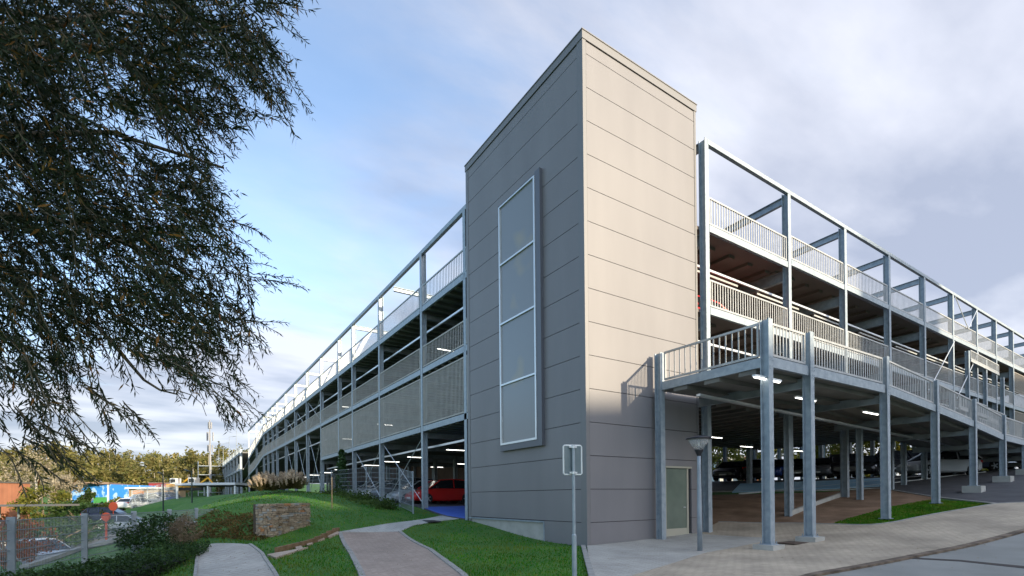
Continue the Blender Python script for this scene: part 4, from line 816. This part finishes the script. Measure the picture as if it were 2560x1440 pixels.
# ---------------- trees and shrubs, left middle distance ----------------
for k,(px,py,D_,h,r,lf,nl,ls,lab,nm) in enumerate([
 (112,1275,58,4.4,2.4,L_yg,2600,.32,'yellow green bushy tree just right of the brick block','broadleaf_tree'),
 (160,1290,54,2.4,2.2,L_gr,2400,.28,'low dark green bush before the left end of the blue painted warehouse','bush'),
 (222,1290,52,3.1,.8,L_gr,2000,.26,'narrow green tree rising in front of the blue painted wall','broadleaf_tree'),
 (200,1290,50,2.4,2.4,L_hd,2200,.24,'dark green round bush beneath the blue painted wall','bush'),
 (258,1295,50,1.9,.9,L_yg,1400,.24,'small yellowish bush at the right corner of the blue wall','bush'),
 (312,1258,62,1.7,1.8,L_yg,1600,.28,'olive hedge bush at the foot of the white warehouse side','bush'),
 (180,1225,75,5.5,2.5,L_pl,2200,.34,'pale silvery bare-twigged tree standing left of the painted warehouse','bare_tree'),
 (95,1215,80,9.5,3.6,L_pl,3200,.34,'tall pale leafless tree rising behind the brick block','bare_tree'),
 (30,1190,85,8.5,4.5,L_ol,3000,.4,'olive tree crown directly above the brick block roof','broadleaf_tree'),
 (-30,1330,20,2.4,1.1,L_or,1500,.13,'orange leaved shrub at the left edge behind the garden fence','shrub'),
 (20,1345,17,1.6,.9,L_or,1200,.12,'rusty red shrub low behind the first fence post','shrub'),
 (70,1360,24,2.0,1.3,L_or,1200,.14,'reddish bush behind the silver car roof','shrub'),
 (10,1290,38,2.6,2.4,L_hd,2600,.2,'dark hedge-like bush below the left part of the brick block canopy','bush'),
 (62,1290,41,2.5,2.2,L_hd,2400,.2,'dark green bush under the middle of the pale canopy','bush'),
 (108,1290,42,2.7,2.0,L_gr,2400,.2,'green bush under the right end of the pale canopy','bush'),
 (120,1300,34,2.2,2.6,L_hd,2400,.2,'dark evergreen bush in the middle behind the fence','bush'),
 (190,1305,38,2.0,2.6,L_hd,2400,.2,'dark evergreen bush behind the second fence post','bush'),
 (350,1345,16,1.0,.55,L_hd,700,.09,'small leafy sapling right of the third fence post','sapling'),
 ]):
    p=at(px,py,D_); z=min(gz(p[0],p[1]),float(p[2])+.4); tree(nm,float(p[0]),float(p[1]),h,r,lf,nl,ls,lab,'tree' if 'tree' in nm else 'bush',th=.1 if 'bush' in nm or 'shrub' in nm else .2,z=z,bm=palebark if lf is L_pl else None)
# right background trees behind the garage
for k,(px,D_,h,lf) in enumerate([(1790,62,6,L_yg),(1850,70,7,L_gr),(1905,66,6.5,L_yg),(1962,60,6.5,L_yg),(2010,68,7,L_yg),(2065,64,6.5,L_pl),(2112,60,6.5,L_yg),(2170,62,7,L_yg),(2225,58,6.5,L_yg),(2290,64,7,L_gr),(2345,60,7,L_yg),(2400,56,6.5,L_yg),(2450,58,6.5,L_gr),(2520,60,7,L_yg),(1740,60,6,L_yg)]):
    p=at(px,1200,D_); tree('broadleaf_tree',float(p[0]),float(p[1]),h,3.4,lf,1800,.42,'autumn tree seen through the ground storey of the garage, %s from the tower'%['second','third','fourth','fifth','sixth','seventh','eighth','ninth','tenth','eleventh','twelfth','thirteenth','fourteenth','last','first'][k],'tree','trees behind the garage',th=.15)
for k,y in enumerate((26,32,38)):
    for x in (24,30): tree('broadleaf_tree',x,y,6,3.2,L_yg,1500,.42,'autumn tree inside the yard, %s row, %s from the tower'%('near' if x<27 else 'far',ORD[k]),'tree','trees in the yard behind the left wing',th=.15)
# ---------------- hedge ----------------
hs_=[LD(-8.4,7.0),LD(-8.0,8.8),LD(-7.95,10.5),LD(-8.15,12.3),LD(-8.7,13.4)]
hp=resamp(hs_,60); HC=[]
for i in range(24000):
    q=rng.uniform(0,59); a=int(q); p=hp[a]*(1-(q-a))+hp[min(a+1,59)]*(q-a); u=rng.uniform(-1,1); fz=min(1,q/59*.9+.3)
    top=.22+.12*(q/59)+.04*math.sin(q*.9)+.03*math.sin(q*2.3); g0=-.75; t_=rng.uniform()
    if rng.uniform()<.5: u=math.copysign(1-rng.uniform(0,.12),u)
    elif rng.uniform()<.7: t_=1-rng.uniform(0,.1)
    HC.append((p[0]+u*.62*Rv[0]+rng.normal()*.03,p[1]+u*.62*Rv[1]+rng.normal()*.03,g0+(top-g0)*t_+abs(rng.normal())*.03))
h=quads_obj('hedge',*leafset(np.array(HC),.055,.03),L_hd); tag(h,'dark clipped evergreen hedge running along the foot of the garden fence','hedge')
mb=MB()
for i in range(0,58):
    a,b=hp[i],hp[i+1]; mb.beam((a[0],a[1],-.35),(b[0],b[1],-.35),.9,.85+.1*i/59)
c=mb.build('inner_core',mat('hedge_core',(.008,.012,.005),rough=1),h)  # solid near-black filler body inside the leaf shell
def bushy(name,x,y,z,rad,n,ls,lw,mt,label,cat,kind=None):
    P=crown_pts((0,0,rad[2]*.8),rad,n,60,.45); o=quads_obj(name,*leafset(P,ls,lw),mt); o.location=(x,y,z); tag(o,label,cat,kind=kind); return o
p=at(462,1362,13.6); bushy('dry_bush',float(p[0]),float(p[1]),float(p[2]),(.33,.33,.42),2600,.09,.012,mat('dry_twig',(.22,.16,.10),(.14,.10,.06),rough=.9),'dry brown twiggy bush at the end of the garden fence by the path','bush')
p=at(395,1352,14.6); bushy('ivy_bush',float(p[0]),float(p[1]),float(p[2])-.2,(.9,.6,.5),3500,.08,.045,L_hd,'leafy evergreen bush rising above the hedge near the fence corner','bush')
# ---------------- pampas grass ----------------
L_pg=leafmat('pampas_blades',[(.10,.085,.03),(.16,.13,.05),(.06,.07,.02)],scale=1,trans=.3); L_pp=leafmat('pampas_plumes',[(.48,.38,.27),(.58,.47,.35),(.40,.30,.20)],scale=2,trans=.3)
for k,(px,lab) in enumerate(((668,'pampas grass clump with beige plumes, left one of the pair on the grass mound'),(730,'pampas grass clump with beige plumes, right one of the pair on the grass mound'))):
    p=at(px,1226,27.5); z=gz(p[0],p[1]); t=empty('pampas_grass',(float(p[0]),float(p[1]),z-.05),lab,'pampas grass','pampas grass clumps on the mound')
    n_=5200; a=rng.uniform(0,2*math.pi,n_); rr=rng.uniform(0,1,n_)**.5; lean=rng.uniform(.1,1.,n_); hh=rng.uniform(.35,.85,n_)
    R_=rr*.35+lean*rng.uniform(.2,.75,n_)*hh*1.1; Cc=np.stack([np.cos(a)*R_,np.sin(a)*R_,hh*(1-.45*(lean*rng.uniform(.3,1,n_)))],1)
    U_=np.stack([np.cos(a)*lean*.6,np.sin(a)*lean*.6,.7-lean*.7],1)*.22; W_=np.cross(U_,rdir(n_)); W_/=np.linalg.norm(W_,axis=1)[:,None]; quads_obj('blades',Cc,U_,W_*.009,L_pg,t)
    n_=190; PP=[]; 
    for q in range(n_):
        a=rng.uniform(0,6.28); r_=rng.uniform(.05,1.)*.9; z_=rng.uniform(.74,1.10)*(1.10-.62*r_*r_); c=np.array([math.cos(a)*r_,math.sin(a)*r_,z_]); m_=34; d=np.array([math.cos(a)*r_*.5,math.sin(a)*r_*.5,.7]); d/=np.linalg.norm(d)
        s=rng.uniform(-1,1,m_)[:,None]; PP.append(c+d*s*.15+rng.normal(size=(m_,3))*.022*(1-abs(s)*.6))
    P=np.concatenate(PP); A_,B_2,C2=leafset(P,.085,.022,.9); quads_obj('plumes',A_,B_2,C2,L_pp,t)
# ---------------- climbing plant, stake, weeds ----------------
p=B(846,1250,0,-1.0); 
P=[]; 
for i in range(2600):
    z=rng.uniform(0,1)**1.1; P.append((rng.normal()*.16*(1.4-z),rng.normal()*.42*(1.35-z),z*3.4))
o=quads_obj('climbing_plant',*leafset(np.array(P),.15,.1),L_hd); o.location=(-.75,float(p[1]),gz(-.75,p[1])); tag(o,'dark leafy climbing plant growing up a garage column behind the mound','climbing plant')
p=at(830,1262,21.5); mb=MB(); mb.tube([(0,0,-.3),(0,0,1.35)],.022,8); o=mb.build('wooden_stake',bark,loc=(float(p[0]),float(p[1]),gz(p[0],p[1]))); tag(o,'thin wooden tree stake standing in the grass by the climbing plant','stake')
P=[]
for i in range(9000):
    px=rng.uniform(800,1040); q=B(px,1200,0,-1.6-rng.exponential(.5)); x,y=q[0]+rng.normal()*.2,q[1]
    if x<-3.2 or y<11.6: continue
    P.append((x,y,gz(x,y)+abs(rng.normal())*.13*(1+.8*math.sin(y*1.7))))
o=quads_obj('weeds',*leafset(np.array(P),.11,.06),L_gr); tag(o,'low leafy weeds growing along the foot of the mesh fence','weeds',kind='stuff')
# ---------------- lawn grass ----------------
def pathpoly(L_): return [tuple(p[:2]) for p in g2(L_)]
EX=[pathpoly([(935,1600),(905,1440),(878,1385),(850,1330),(965,1310),(1100,1290),(1185,1280),(1185,1294),(1100,1304),(1035,1315),(1000,1330),(1075,1375),(1160,1440),(1250,1600)]),
    pathpoly([(470,1600),(488,1440),(492,1400),(500,1362),(625,1362),(655,1385),(690,1440),(780,1600)]),
    pathpoly([(1455,1367),(1480,1440),(1500,1560),(2600,1560),(2600,1250),(1800,1250),(1700,1300)])]
n_=330000; x=rng.uniform(-13.5,1.,n_); y=rng.uniform(-7.,24,n_); d=np.hypot(x-CAM[0],y-CAM[1]); keep=rng.uniform(size=n_)<np.clip(60/(d*d),0,1)*.9; x=x[keep];y=y[keep]
ok=np.ones(len(x),bool)
for q in EX: ok&=~inpoly(x,y,q)
ok&=~((x>-.02)&(y>-.02)&(y<7.4)); ok&=~((x>0)&(y>7.3))
x=x[ok];y=y[ok]
# right-hand wedge of lawn
WG=pathpoly([(2080,1311),(2172,1316),(2232,1310),(2345,1285),(2485,1262),(2345,1247),(2235,1267),(2150,1289)])
wx_=rng.uniform(8,16,60000); wy_=rng.uniform(-7,0,60000); m_=inpoly(wx_,wy_,WG); wx_=wx_[m_][:14000]; wy_=wy_[m_][:14000]
x=np.r_[x,wx_]; y=np.r_[y,wy_]
BK=pathpoly([(490,1352),(486,1300),(540,1278),(600,1290),(664,1275),(664,1350),(640,1358)])
brn=inpoly(x,y,BK)&(rng.uniform(size=len(x))<.85); bx,by=x[brn],y[brn]; x,y=x[~brn],y[~brn]
z=zg(x,y); n_=len(x); d=np.hypot(x-CAM[0],y-CAM[1])
hh=rng.uniform(.03,.075,n_)*(1+.25*np.sin(x*2.1)*np.sin(y*1.7)); a=rng.uniform(0,6.28,n_); ln=rng.uniform(.1,.8,n_)
U_=np.stack([np.cos(a)*ln*hh,np.sin(a)*ln*hh,hh],1)/2; b=rng.uniform(0,6.28,n_); V_=np.stack([np.cos(b),np.sin(b),0*b],1)*(.0035+.0005*d)[:,None]
L_gs=leafmat('grass_blades',[(.018,.125,.005),(.035,.18,.008),(.07,.21,.012),(.20,.19,.04)],scale=.55,trans=.35,patch=(.13,.15,.02),spec=.08)
gq=quads_obj('grass',np.stack([x,y,z],1)+U_*.8,U_,V_,L_gs); tag(gq,'short mown lawn grass on the slopes around the paths','grass',kind='stuff')
print('grass',n_)
zb_=zg(bx,by); n_=len(bx); print('brown',n_); rr_=rng.integers(0,n_,n_*3); bx=bx[rr_]+rng.normal(size=n_*3)*.06; by=by[rr_]+rng.normal(size=n_*3)*.06; zb_=zg(bx,by); n_=len(bx)
o=quads_obj('dry_bank_plants',*leafset(np.stack([bx,by,zb_+.03+abs(rng.normal(size=n_))*.035],1),.10,.035),leafmat('dry_bank',[(.10,.055,.02),(.17,.10,.035),(.05,.07,.015),(.13,.08,.03)],scale=1.2,spec=.1)); tag(o,'brown dying ground cover on the bank below the mound beside the path','ground cover',kind='stuff')
# fallen leaves on lawns and along the kerb
P=[];
for i in range(900):
    px=rng.uniform(640,1180) if i%3 else rng.uniform(455,520); py=rng.uniform(1375,1440)
    q=G(px,py)
    if any(inpoly(q[0],q[1],e) for e in EX): continue
    P.append((q[0],q[1],q[2]+.035))
for i in range(420):
    k_=rng.uniform(0,30); q=kerbW[int(k_)]; P.append((q[0]+rng.normal()*.05+.09,q[1]+rng.normal()*.05-.12,gz(*q)+.03))
for i in range(170):
    q=G(rng.uniform(1500,2500),rng.uniform(1330,1436)); P.append((q[0],q[1],q[2]+.062))
for i in range(160):
    q=G(*((rng.uniform(880,1120),rng.uniform(1345,1438)) if i%2 else (rng.uniform(495,690),rng.uniform(1370,1438)))); P.append((q[0],q[1],q[2]+.03))
P=np.array(P); n_=len(P); a=rng.uniform(0,6.28,n_); U_=np.stack([np.cos(a),np.sin(a),rng.normal(size=n_)*.2],1)*.020; V_=np.stack([-np.sin(a),np.cos(a),rng.normal(size=n_)*.3],1)*.007
o=quads_obj('fallen_leaves',P,U_,V_,leafmat('litter',[(.20,.17,.05),(.14,.07,.03),(.25,.20,.07),(.10,.04,.02)],scale=2)); tag(o,'fallen yellow and brown willow leaves scattered on lawn edges and kerb','leaves',kind='stuff')
# ---------------- left background: buildings, carport, mast, lamps ----------------
def V3(p): return tuple(map(float,p))
brick=pavemat('red_brick',(.30,.115,.065),(.35,.135,.075),(.30,.16,.10),.25,.08,0,mw=.004)
def rbox(mb,P0,dx_,L0,L1,d0,d1,z0,z1):
    """box in a frame: P0 origin, dx_ unit along; depth away from camera"""
    dn=Vector((-dx_.y,dx_.x,0)); 
    vs=[P0+dx_*a+dn*b for b in (d0,d1) for a in (L0,L1)]
    vs=[vs[0],vs[1],vs[3],vs[2]]
    mb.add([(v.x,v.y,z0) for v in vs]+[(v.x,v.y,z1) for v in vs],[(0,3,2,1),(4,5,6,7),(0,1,5,4),(1,2,6,5),(2,3,7,6),(3,0,4,7)])
Rh=Vector((Rv[0],Rv[1],0)).normalized()
def frame(px,D_,rot=0):
    p=at(px,1245,D_); d=Vector((Rh.x,Rh.y,0)); d.rotate(Matrix.Rotation(rot,3,'Z').to_euler()) ; return Vector((p[0],p[1],0)),d
def zat(px,py,D_): return float(at(px,py,D_)[2])
def thing_at(name,P0,label,cat,group=None,z=0): return empty(name,(P0.x,P0.y,z),label,cat,group)
def bld(mb,name,mt,t,par=None):
    o=mb.build(name,mt,par or t); o.matrix_parent_inverse=Matrix.Translation(-Vector(t.location)) if par is None else Matrix(); return o
# brick block
P0,d=frame(-240,58); t=thing_at('brick_building',P0,'plain flat-roofed red brick block at the far left edge','building')
W1=170/FPX*58; z1=zat(40,1204,58)
mb=MB(); rbox(mb,P0,d,0,W1,0,7,-1.6,z1); bld(mb,'wall',brick,t); mb=MB(); rbox(mb,P0,d,-.15,W1+.12,-.15,7.1,z1,z1+.16); bld(mb,'roof',mat('roof_edge',(.10,.09,.085),rough=.8),t)
P1,d1=frame(-60,46); t=thing_at('flat_canopy',P1,'long pale grey flat canopy roof low in front of the brick block','canopy'); zc=zat(40,1263,46)
mb=MB(); rbox(mb,P1,d1,0,200/FPX*46,0,2.5,zc-.12,zc+.06); bld(mb,'roof',mat('grey_felt',(.11,.11,.115),rough=.8),t)
for a in (.2,2.): mb=MB(); rbox(mb,P1,d1,a,a+.12,1.8,1.92,-1.8,zc-.12); bld(mb,'post',galvd,t)
# painted warehouse
D0=88; P0,d=frame(178,D0,.0); t=thing_at('warehouse',P0,'low warehouse with a sky blue painted end wall and a white side','building')
W1=90/FPX*D0; z1=zat(220,1211,D0); zb=-1.2
mural=mat('mural_paint',(.03,.22,.65),(.35,.55,.85),scale=.9,rough=.7,lo=.52,hi=.60,detail=3)
mb=MB(); rbox(mb,P0,d,0,W1,0,18,zb,z1); bld(mb,'painted_wall',mural,t)
mb=MB(); rbox(mb,P0,d,W1*.62,W1-.05,-.03,-.005,zb,zat(250,1243,D0)); bld(mb,'green_panel',mat('green_paint',(.06,.28,.07),rough=.7),t)
mb=MB(); rbox(mb,P0,d,W1*.5,W1*.62,-.03,-.005,zat(240,1238,D0),zat(240,1229,D0)); bld(mb,'white_patch',white,t)
# white side, going back to the right
e=P0+d*W1; dd=(Vector(V3(at(395,1240,128)))-Vector((e.x,e.y,0))); dd.z=0; LL=dd.length; dd.normalize()
mb=MB(); rbox(mb,e,dd,.02,LL,-.2,-.02,zb,z1); bld(mb,'side_wall',mat('cream_sheeting',(.70,.66,.58),(.62,.58,.50),scale=2,rough=.7,stretch=(3,3,.3)),t)
mb=MB(); rbox(mb,e,dd,-.3,LL,-.35,6,z1,z1+.35); bld(mb,'roof',mat('brown_roof',(.22,.15,.11),rough=.8),t)
# low annex with orange door and red block
D0=84; P0,d=frame(322,D0); t=thing_at('annex_building',P0,'low annex with white roof edge and orange door right of the white warehouse side','building')
za=zat(360,1222,D0); mb=MB(); rbox(mb,P0,d,0,84/FPX*D0,0,6,-.6,za); bld(mb,'wall',mat('tan_wall',(.40,.30,.2),(.32,.22,.14),scale=1,rough=.8),t)
mb=MB(); rbox(mb,P0,d,-.3,90/FPX*D0,-.5,6,za,za+.28); bld(mb,'roof',white,t)
mb=MB(); rbox(mb,P0,d,.6,2.5,-.03,-.004,-.5,za-.25); bld(mb,'door',mat('orange_paint',(.60,.22,.04),rough=.6),t)
P0,d=frame(372,100); t=thing_at('red_building',P0,'small dark red block rising behind the annex roof','building')
mb=MB(); rbox(mb,P0,d,0,34/FPX*100,0,6,-.5,zat(390,1208,100)); bld(mb,'wall',mat('dark_red_wall',(.32,.035,.03),rough=.7),t); mb=MB(); rbox(mb,P0,d,-.1,34/FPX*100+.1,-.1,6,zat(390,1208,100),zat(390,1208,100)+.15); bld(mb,'roof',MATS['brown_roof'],t)
# carport
D0=57; P0,d=frame(438,D0); t=thing_at('carport',P0,'long flat white-edged carport with thin posts behind the lawn crest','carport')
zr=zat(510,1207,D0); WL=150/FPX*D0; mb=MB(); rbox(mb,P0,d,0,WL,0,5.5,zr-.26,zr); bld(mb,'roof',mat('pale_fascia',(.60,.62,.66),rough=.5),t)
mb=MB(); rbox(mb,P0,d,.15,WL-.15,.15,5.3,zr-.36,zr-.262); bld(mb,'ceiling',mat('dark_soffit',(.05,.05,.055),rough=.9),t)
for a in (.03,WL*.52,WL-.2):
    for b in (.1,5.2): mb=MB(); rbox(mb,P0,d,a,a+.17,b,b+.17,-.5,zr-.36); bld(mb,'post',mat('pale_post',(.62,.65,.68),rough=.5),t)
# excavators
yel=mat('yellow_paint',(.75,.38,.02),rough=.5)
for px,lab,D0 in ((433,'small yellow excavator with white cab left of the carport',72),(478,'low yellow machine parked under the carport roof',68)):
    P0,d=frame(px-18,D0); g0=zat(px,1226,D0); t=thing_at('excavator',P0,lab,'excavator','yellow machines by the carport',z=g0)
    wv=2.3
    mb=MB(); rbox(mb,P0,d,0,wv*1.0,0,1.6,g0+.45,g0+.95); bld(mb,'body',yel,t)
    mb=MB(); rbox(mb,P0,d,.5,1.4,.1,1.2,g0+.95,g0+1.75); cb=bld(mb,'cab',white,t)
    mb=MB(); rbox(mb,P0,d,.6,1.3,.07,.099,g0+1.1,g0+1.6); bld(mb,'window',glassm,t)
    for b in (-.05,1.25): mb=MB(); rbox(mb,P0,d,-.1,wv*1.05,b,b+.35,g0,g0+.42); bld(mb,'track',tyre,t)
    mb=MB(); q=P0+d*(wv*.95); mb.beam((q.x,q.y,g0+.9),tuple((q+d*1.1))[:2]+(g0+1.7,),.16,.2); q2=q+d*1.1; q3=q2+d*.9; mb.beam((q2.x,q2.y,g0+1.7),(q3.x,q3.y,g0+.6),.14,.16); bld(mb,'arm',yel,t)
# yard fence and cars beyond the lawn
p0=at(330,1250,56); p1=at(440,1240,60); 
mesh_fence([tuple(p0[:2]),tuple(((p0*2+p1)/3)[:2]),tuple(((p0+p1*2)/3)[:2]),tuple(p1[:2])],2.0,'greenish wire mesh yard fence on the lawn crest left of the carport',nv=26,wire=.02)
for px,py,D0,c,k,rz,l in ((372,1252,64,'silver','hatch',.4,'silver car behind the yard fence, left one'),(398,1249,66,'blue','hatch',.4,'blue car behind the yard fence, middle one'),(421,1247,68,'grey','hatch',.4,'grey car behind the yard fence next to the carport post'),(345,1262,60,'white','sedan',.9,'white car half hidden by the lawn edge below the warehouse')):
    p=at(px,py,D0); car(p[0],p[1],rz,c,k,l,'cars in the yard beyond the lawn',z=float(p[2])-.6)
for px,py,D0,c,k,rz,l in ((272,1334,50,'navy','hatch',-.35,'dark blue car on the lower road behind the orange sign'),(318,1338,46,'silver','hatch',-.35,'silver blue car on the lower road right of the orange sign'),(95,1440,27,'silver','hatch',-.9,'silver car whose roof shows behind the garden fence, lower left'),(262,1276,62,'black','suv',.2,'black car higher up the lower road by the round orange disc')):
    p=at(px,py,D0); car(p[0],p[1],rz,c,k,l,'cars on the lower road',z=gz(p[0],p[1])+.05)
# lower road
ra=[G(*q)[:2] for q in ((60,1425),(200,1378),(330,1345),(430,1326),(485,1318))]; rb=[G(*q)[:2] for q in ((20,1385),(180,1345),(300,1318),(380,1304),(450,1298))]
ribbon('lower_road',[tuple(q) for q in ra],[tuple(q) for q in rb],mat('pale_asphalt',(.15,.15,.15),(.19,.19,.185),scale=1,rough=.9),dz=.04,nu=60,nv=14)
edging(np.array([tuple(q) for q in resamp([tuple(q) for q in ra],40)]),.3,dz=.16,nu=40)
# street lamps
def street_lamp(px,py0,py1,D_,arm,label,mt,group,al=.9):
    z0=zat(px,py0,D_); z1=zat(px,py1,D_); p=at(px,1245,D_); t=empty('street_lamp',(float(p[0]),float(p[1]),z0),label,'street lamp',group); h=z1-z0
    mb=MB(); mb.tube([(0,0,-1),(0,0,h*.5),(0,0,h)],[.07,.06,.045],8); mb.build('pole',mt,t)
    a=Rh*arm*al; mb=MB(); mb.beam((0,0,h-.04),(a.x,a.y,h+.1),.06,.06); mb.build('arm',mt,t)
    mb=MB(); mb.beam((a.x*.5,a.y*.5,h+.03),(a.x*1.15,a.y*1.15,h+.13),.26,.09); mb.build('lamp_head',mt,t)
dkm=mat('dark_green_paint',(.015,.03,.03),rough=.5)
street_lamp(480,1285,1178,44,-1,'black street lamp with arm to the left, standing before the carport',dkm,'black lamps on the lawn',.55)
street_lamp(408,1290,1184,46,-1,'black street lamp left of the carport, in front of the annex',dkm,'black lamps on the lawn',.4)
for px,py1,D_,l in ((592,1070,118,'nearest and tallest'),(574,1092,134,'second'),(559,1108,150,'third'),(548,1121,166,'farthest')):
    street_lamp(px,1140+(592-px)*.4,py1,D_,1,'grey lamp on the far parking deck, %s of the four'%l,galvd,'lamps on the far parking deck',1.6)
# telecom mast
D0=130; p=at(526,1245,D0); zb=0; zt_=zat(526,1050,D0); t=empty('telecom_mast',(float(p[0]),float(p[1]),0),'tall white telecom mast with panel antennas left of the parking garage','mast')
mb=MB(); mb.tube([(0,0,-2),(0,0,zt_*.72)],[.28,.22],12); mb.tube([(0,0,zt_*.72),(0,0,zt_)],[.16,.12],8); mb.build('pole',mat('mast_white',(.27,.27,.28),rough=.5),t)
for q in range(3):
    an=q*2.1+.3; 
    for (f0,f1,rr) in ((.76,.86,.75),(.90,.975,.35),(.63,.71,.6)): mb=MB(); mb.beam((math.cos(an)*rr,math.sin(an)*rr,zt_*f0),(math.cos(an)*rr,math.sin(an)*rr,zt_*f1),.34,.2,up=(math.cos(an),math.sin(an),0)); mb.beam((0,0,zt_*(f0+f1)/2),(math.cos(an)*rr,math.sin(an)*rr,zt_*(f0+f1)/2),.07,.07); mb.build('antenna',MATS['mast_white'],t)
for f in (.15,.27): mb=MB(); mb.tube([(0,0,zt_*f),(0,0,zt_*f+.12)],1.5,12); mb.build('platform',galvd,t)
# far parking deck
FG=empty('parking_garage',(0,99,2),'far two-storey parking deck seen beyond the end of the long garage','garage')
for k in range(9):
    y=100+k*8; mb=MB(); mb.hcol(-.1,y,-1,11.4,.4,.4,'x'); P_(mb,'column',galv,FG)
    for z in (10.85,7.6): mb=MB(); mb.box((-.2,y+.2,z-.35),(-.05,y+7.8,z)); P_(mb,'edge_beam',galv,FG); mb=MB(); guard(mb,(-.12,y+.25,z),(-.12,y+7.75,z),1.15,sp=.5,bw=.12); P_(mb,'guard_rail',galvd,FG)
mb=MB(); mb.box((0,98,10.5),(22,172,10.8)); mb.box((0,98,7.3),(22,172,7.55)); P_(mb,'deck',ceil,FG)
mb=MB(); mb.box((8,99,-1),(8.3,171,10.5)); P_(mb,'rear_wall',mat('dark_wall',(.04,.04,.045),rough=.9),FG)
mb=MB()
for k in range(4): mb.box((-6+k*.02,148,3.5+k*2.4),(0,154,3.65+k*2.4))
for x in (-6,-3,0): mb.box((x-.1,148,0),(x+.1,148.2,12))
P_(mb,'stair_landing',galvd,FG)
# signs near the lower road
org=mat('orange_red_paint',(.75,.10,.03),rough=.5)
for px,py0,py1,D0,r,l in ((265,1335,1292,19,.16,'round orange red sign on a matching post behind the garden fence'),(283,1284,1266,48,.42,'orange disc sign on the lower road near the black car')):
    z0=zat(px,py0,D0); z1=zat(px,py1,D0); p=at(px,1245,D0); t=empty('round_sign',(float(p[0]),float(p[1]),z0),l,'sign','round orange signs'); h=z1-z0
    mb=MB(); mb.tube([(0,0,-.8),(0,0,h)],.035,8); mb.build('post',org,t)
    f=Vector((Fv[0],Fv[1],0))*.03; mb=MB(); mb.tube([tuple(-f+Vector((0,0,h))),tuple(f+Vector((0,0,h)))],r,20); mb.build('disc',org,t)
rw=mat('red_band',(.6,.03,.03),rough=.5)
for px,l in ((424,'left'),(444,'right')):
    D0=21; z0=zat(px,1345,D0); p=at(px,1245,D0); t=empty('marker_post',(float(p[0]),float(p[1]),z0),'red and white striped marker post behind the fence corner, %s one'%l,'marker post','striped marker posts'); 
    mb=MB(); mb.box((-.07,-.04,-.6),(.07,.04,.72)); mb.build('board',white,t); mb=MB()
    for k in range(5): mb.add([(-.072,-.046,.05+k*.13),(.072,-.046,.11+k*.13),(.072,-.046,.17+k*.13),(-.072,-.046,.11+k*.13),(-.072,.046,.05+k*.13),(.072,.046,.11+k*.13),(.072,.046,.17+k*.13),(-.072,.046,.11+k*.13)],[(0,1,2,3),(7,6,5,4),(0,4,5,1),(1,5,6,2),(2,6,7,3),(3,7,4,0)])
    mb.build('stripes',rw,t)
p=at(310,1370,18); z0=float(p[2]); t=empty('hooked_lamp',(float(p[0]),float(p[1]),z0),'low grey lamp post with a hooked top behind the garden fence','lamp')
mb=MB(); mb.tube([(0,0,-.6),(0,0,.75),(Rh.x*.05,Rh.y*.05,.86),(Rh.x*.2,Rh.y*.2,.97)],.04,8); mb.build('post',galvd,t); mb=MB(); mb.beam((Rh.x*.16,Rh.y*.16,.94),(Rh.x*.36,Rh.y*.36,1.04),.1,.05); mb.build('lamp_head',galvd,t)
# buildings seen through the right bays
P0,d=frame(1985-97,78); t=thing_at('brick_house',P0,'orange brick house seen under the deck left of the ramp corner column','house')
zh=zat(1900,1150,78); mb=MB(); rbox(mb,P0,d,0,1.9,0,5,1.5,zh); bld(mb,'wall',mat('orange_brick',(.55,.2,.10),rough=.9),t); mb=MB(); q0=P0; dn=Vector((-d.y,d.x,0))
a_=[P0+d*-.2,P0+d*.95,P0+d*2.1]; hz_=[zh,zh+1.1,zh]; mb.add([(v.x,v.y,z) for v,z in zip(a_,hz_)]+[((v+dn*5).x,(v+dn*5).y,z) for v,z in zip(a_,hz_)],[(0,1,2),(5,4,3),(0,3,4,1),(1,4,5,2),(2,5,3,0)]); bld(mb,'roof',mat('orange_tile',(.5,.18,.09),rough=.9),t)
for k,(px,w,py,D0,c) in enumerate(((2130,40,1135,85,(.5,.52,.56)),(2235,60,1140,80,(.42,.45,.55)),(1800,60,1142,80,(.6,.6,.58)))):
    P0,d=frame(px,D0); t=thing_at('far_building',P0,['pale grey building between trees behind the dark inner columns','bluish grey building between trees behind the third ramp column','white low building between trees right of the tower edge'][k],'building'); W1=w/FPX*D0; zz_=zat(px,py,D0)
    mb=MB(); rbox(mb,P0,d,0,W1,0,6,1,zz_); bld(mb,'wall',mat('far_wall_%s'%'abc'[k],c,rough=.8),t); mb=MB(); rbox(mb,P0,d,-.1,W1+.1,-.1,6.1,zz_,zz_+.25); bld(mb,'roof',MATS['grey_felt'],t)
    mb=MB(); rbox(mb,P0,d,.3,W1-.3,-.04,-.003,zz_-1.2,zz_-.5); bld(mb,'window',glassm,t)
# small things on the garage
t=MB(); t.tube([(0,0,0),(0,0,1.1)],.16,10); o=t.build('red_canister',redp,loc=(2.2,37.5,11.9)); 
o.parent=GR; o.matrix_parent_inverse=Matrix.Translation(-GR.location); o.name='alarm_beacon'
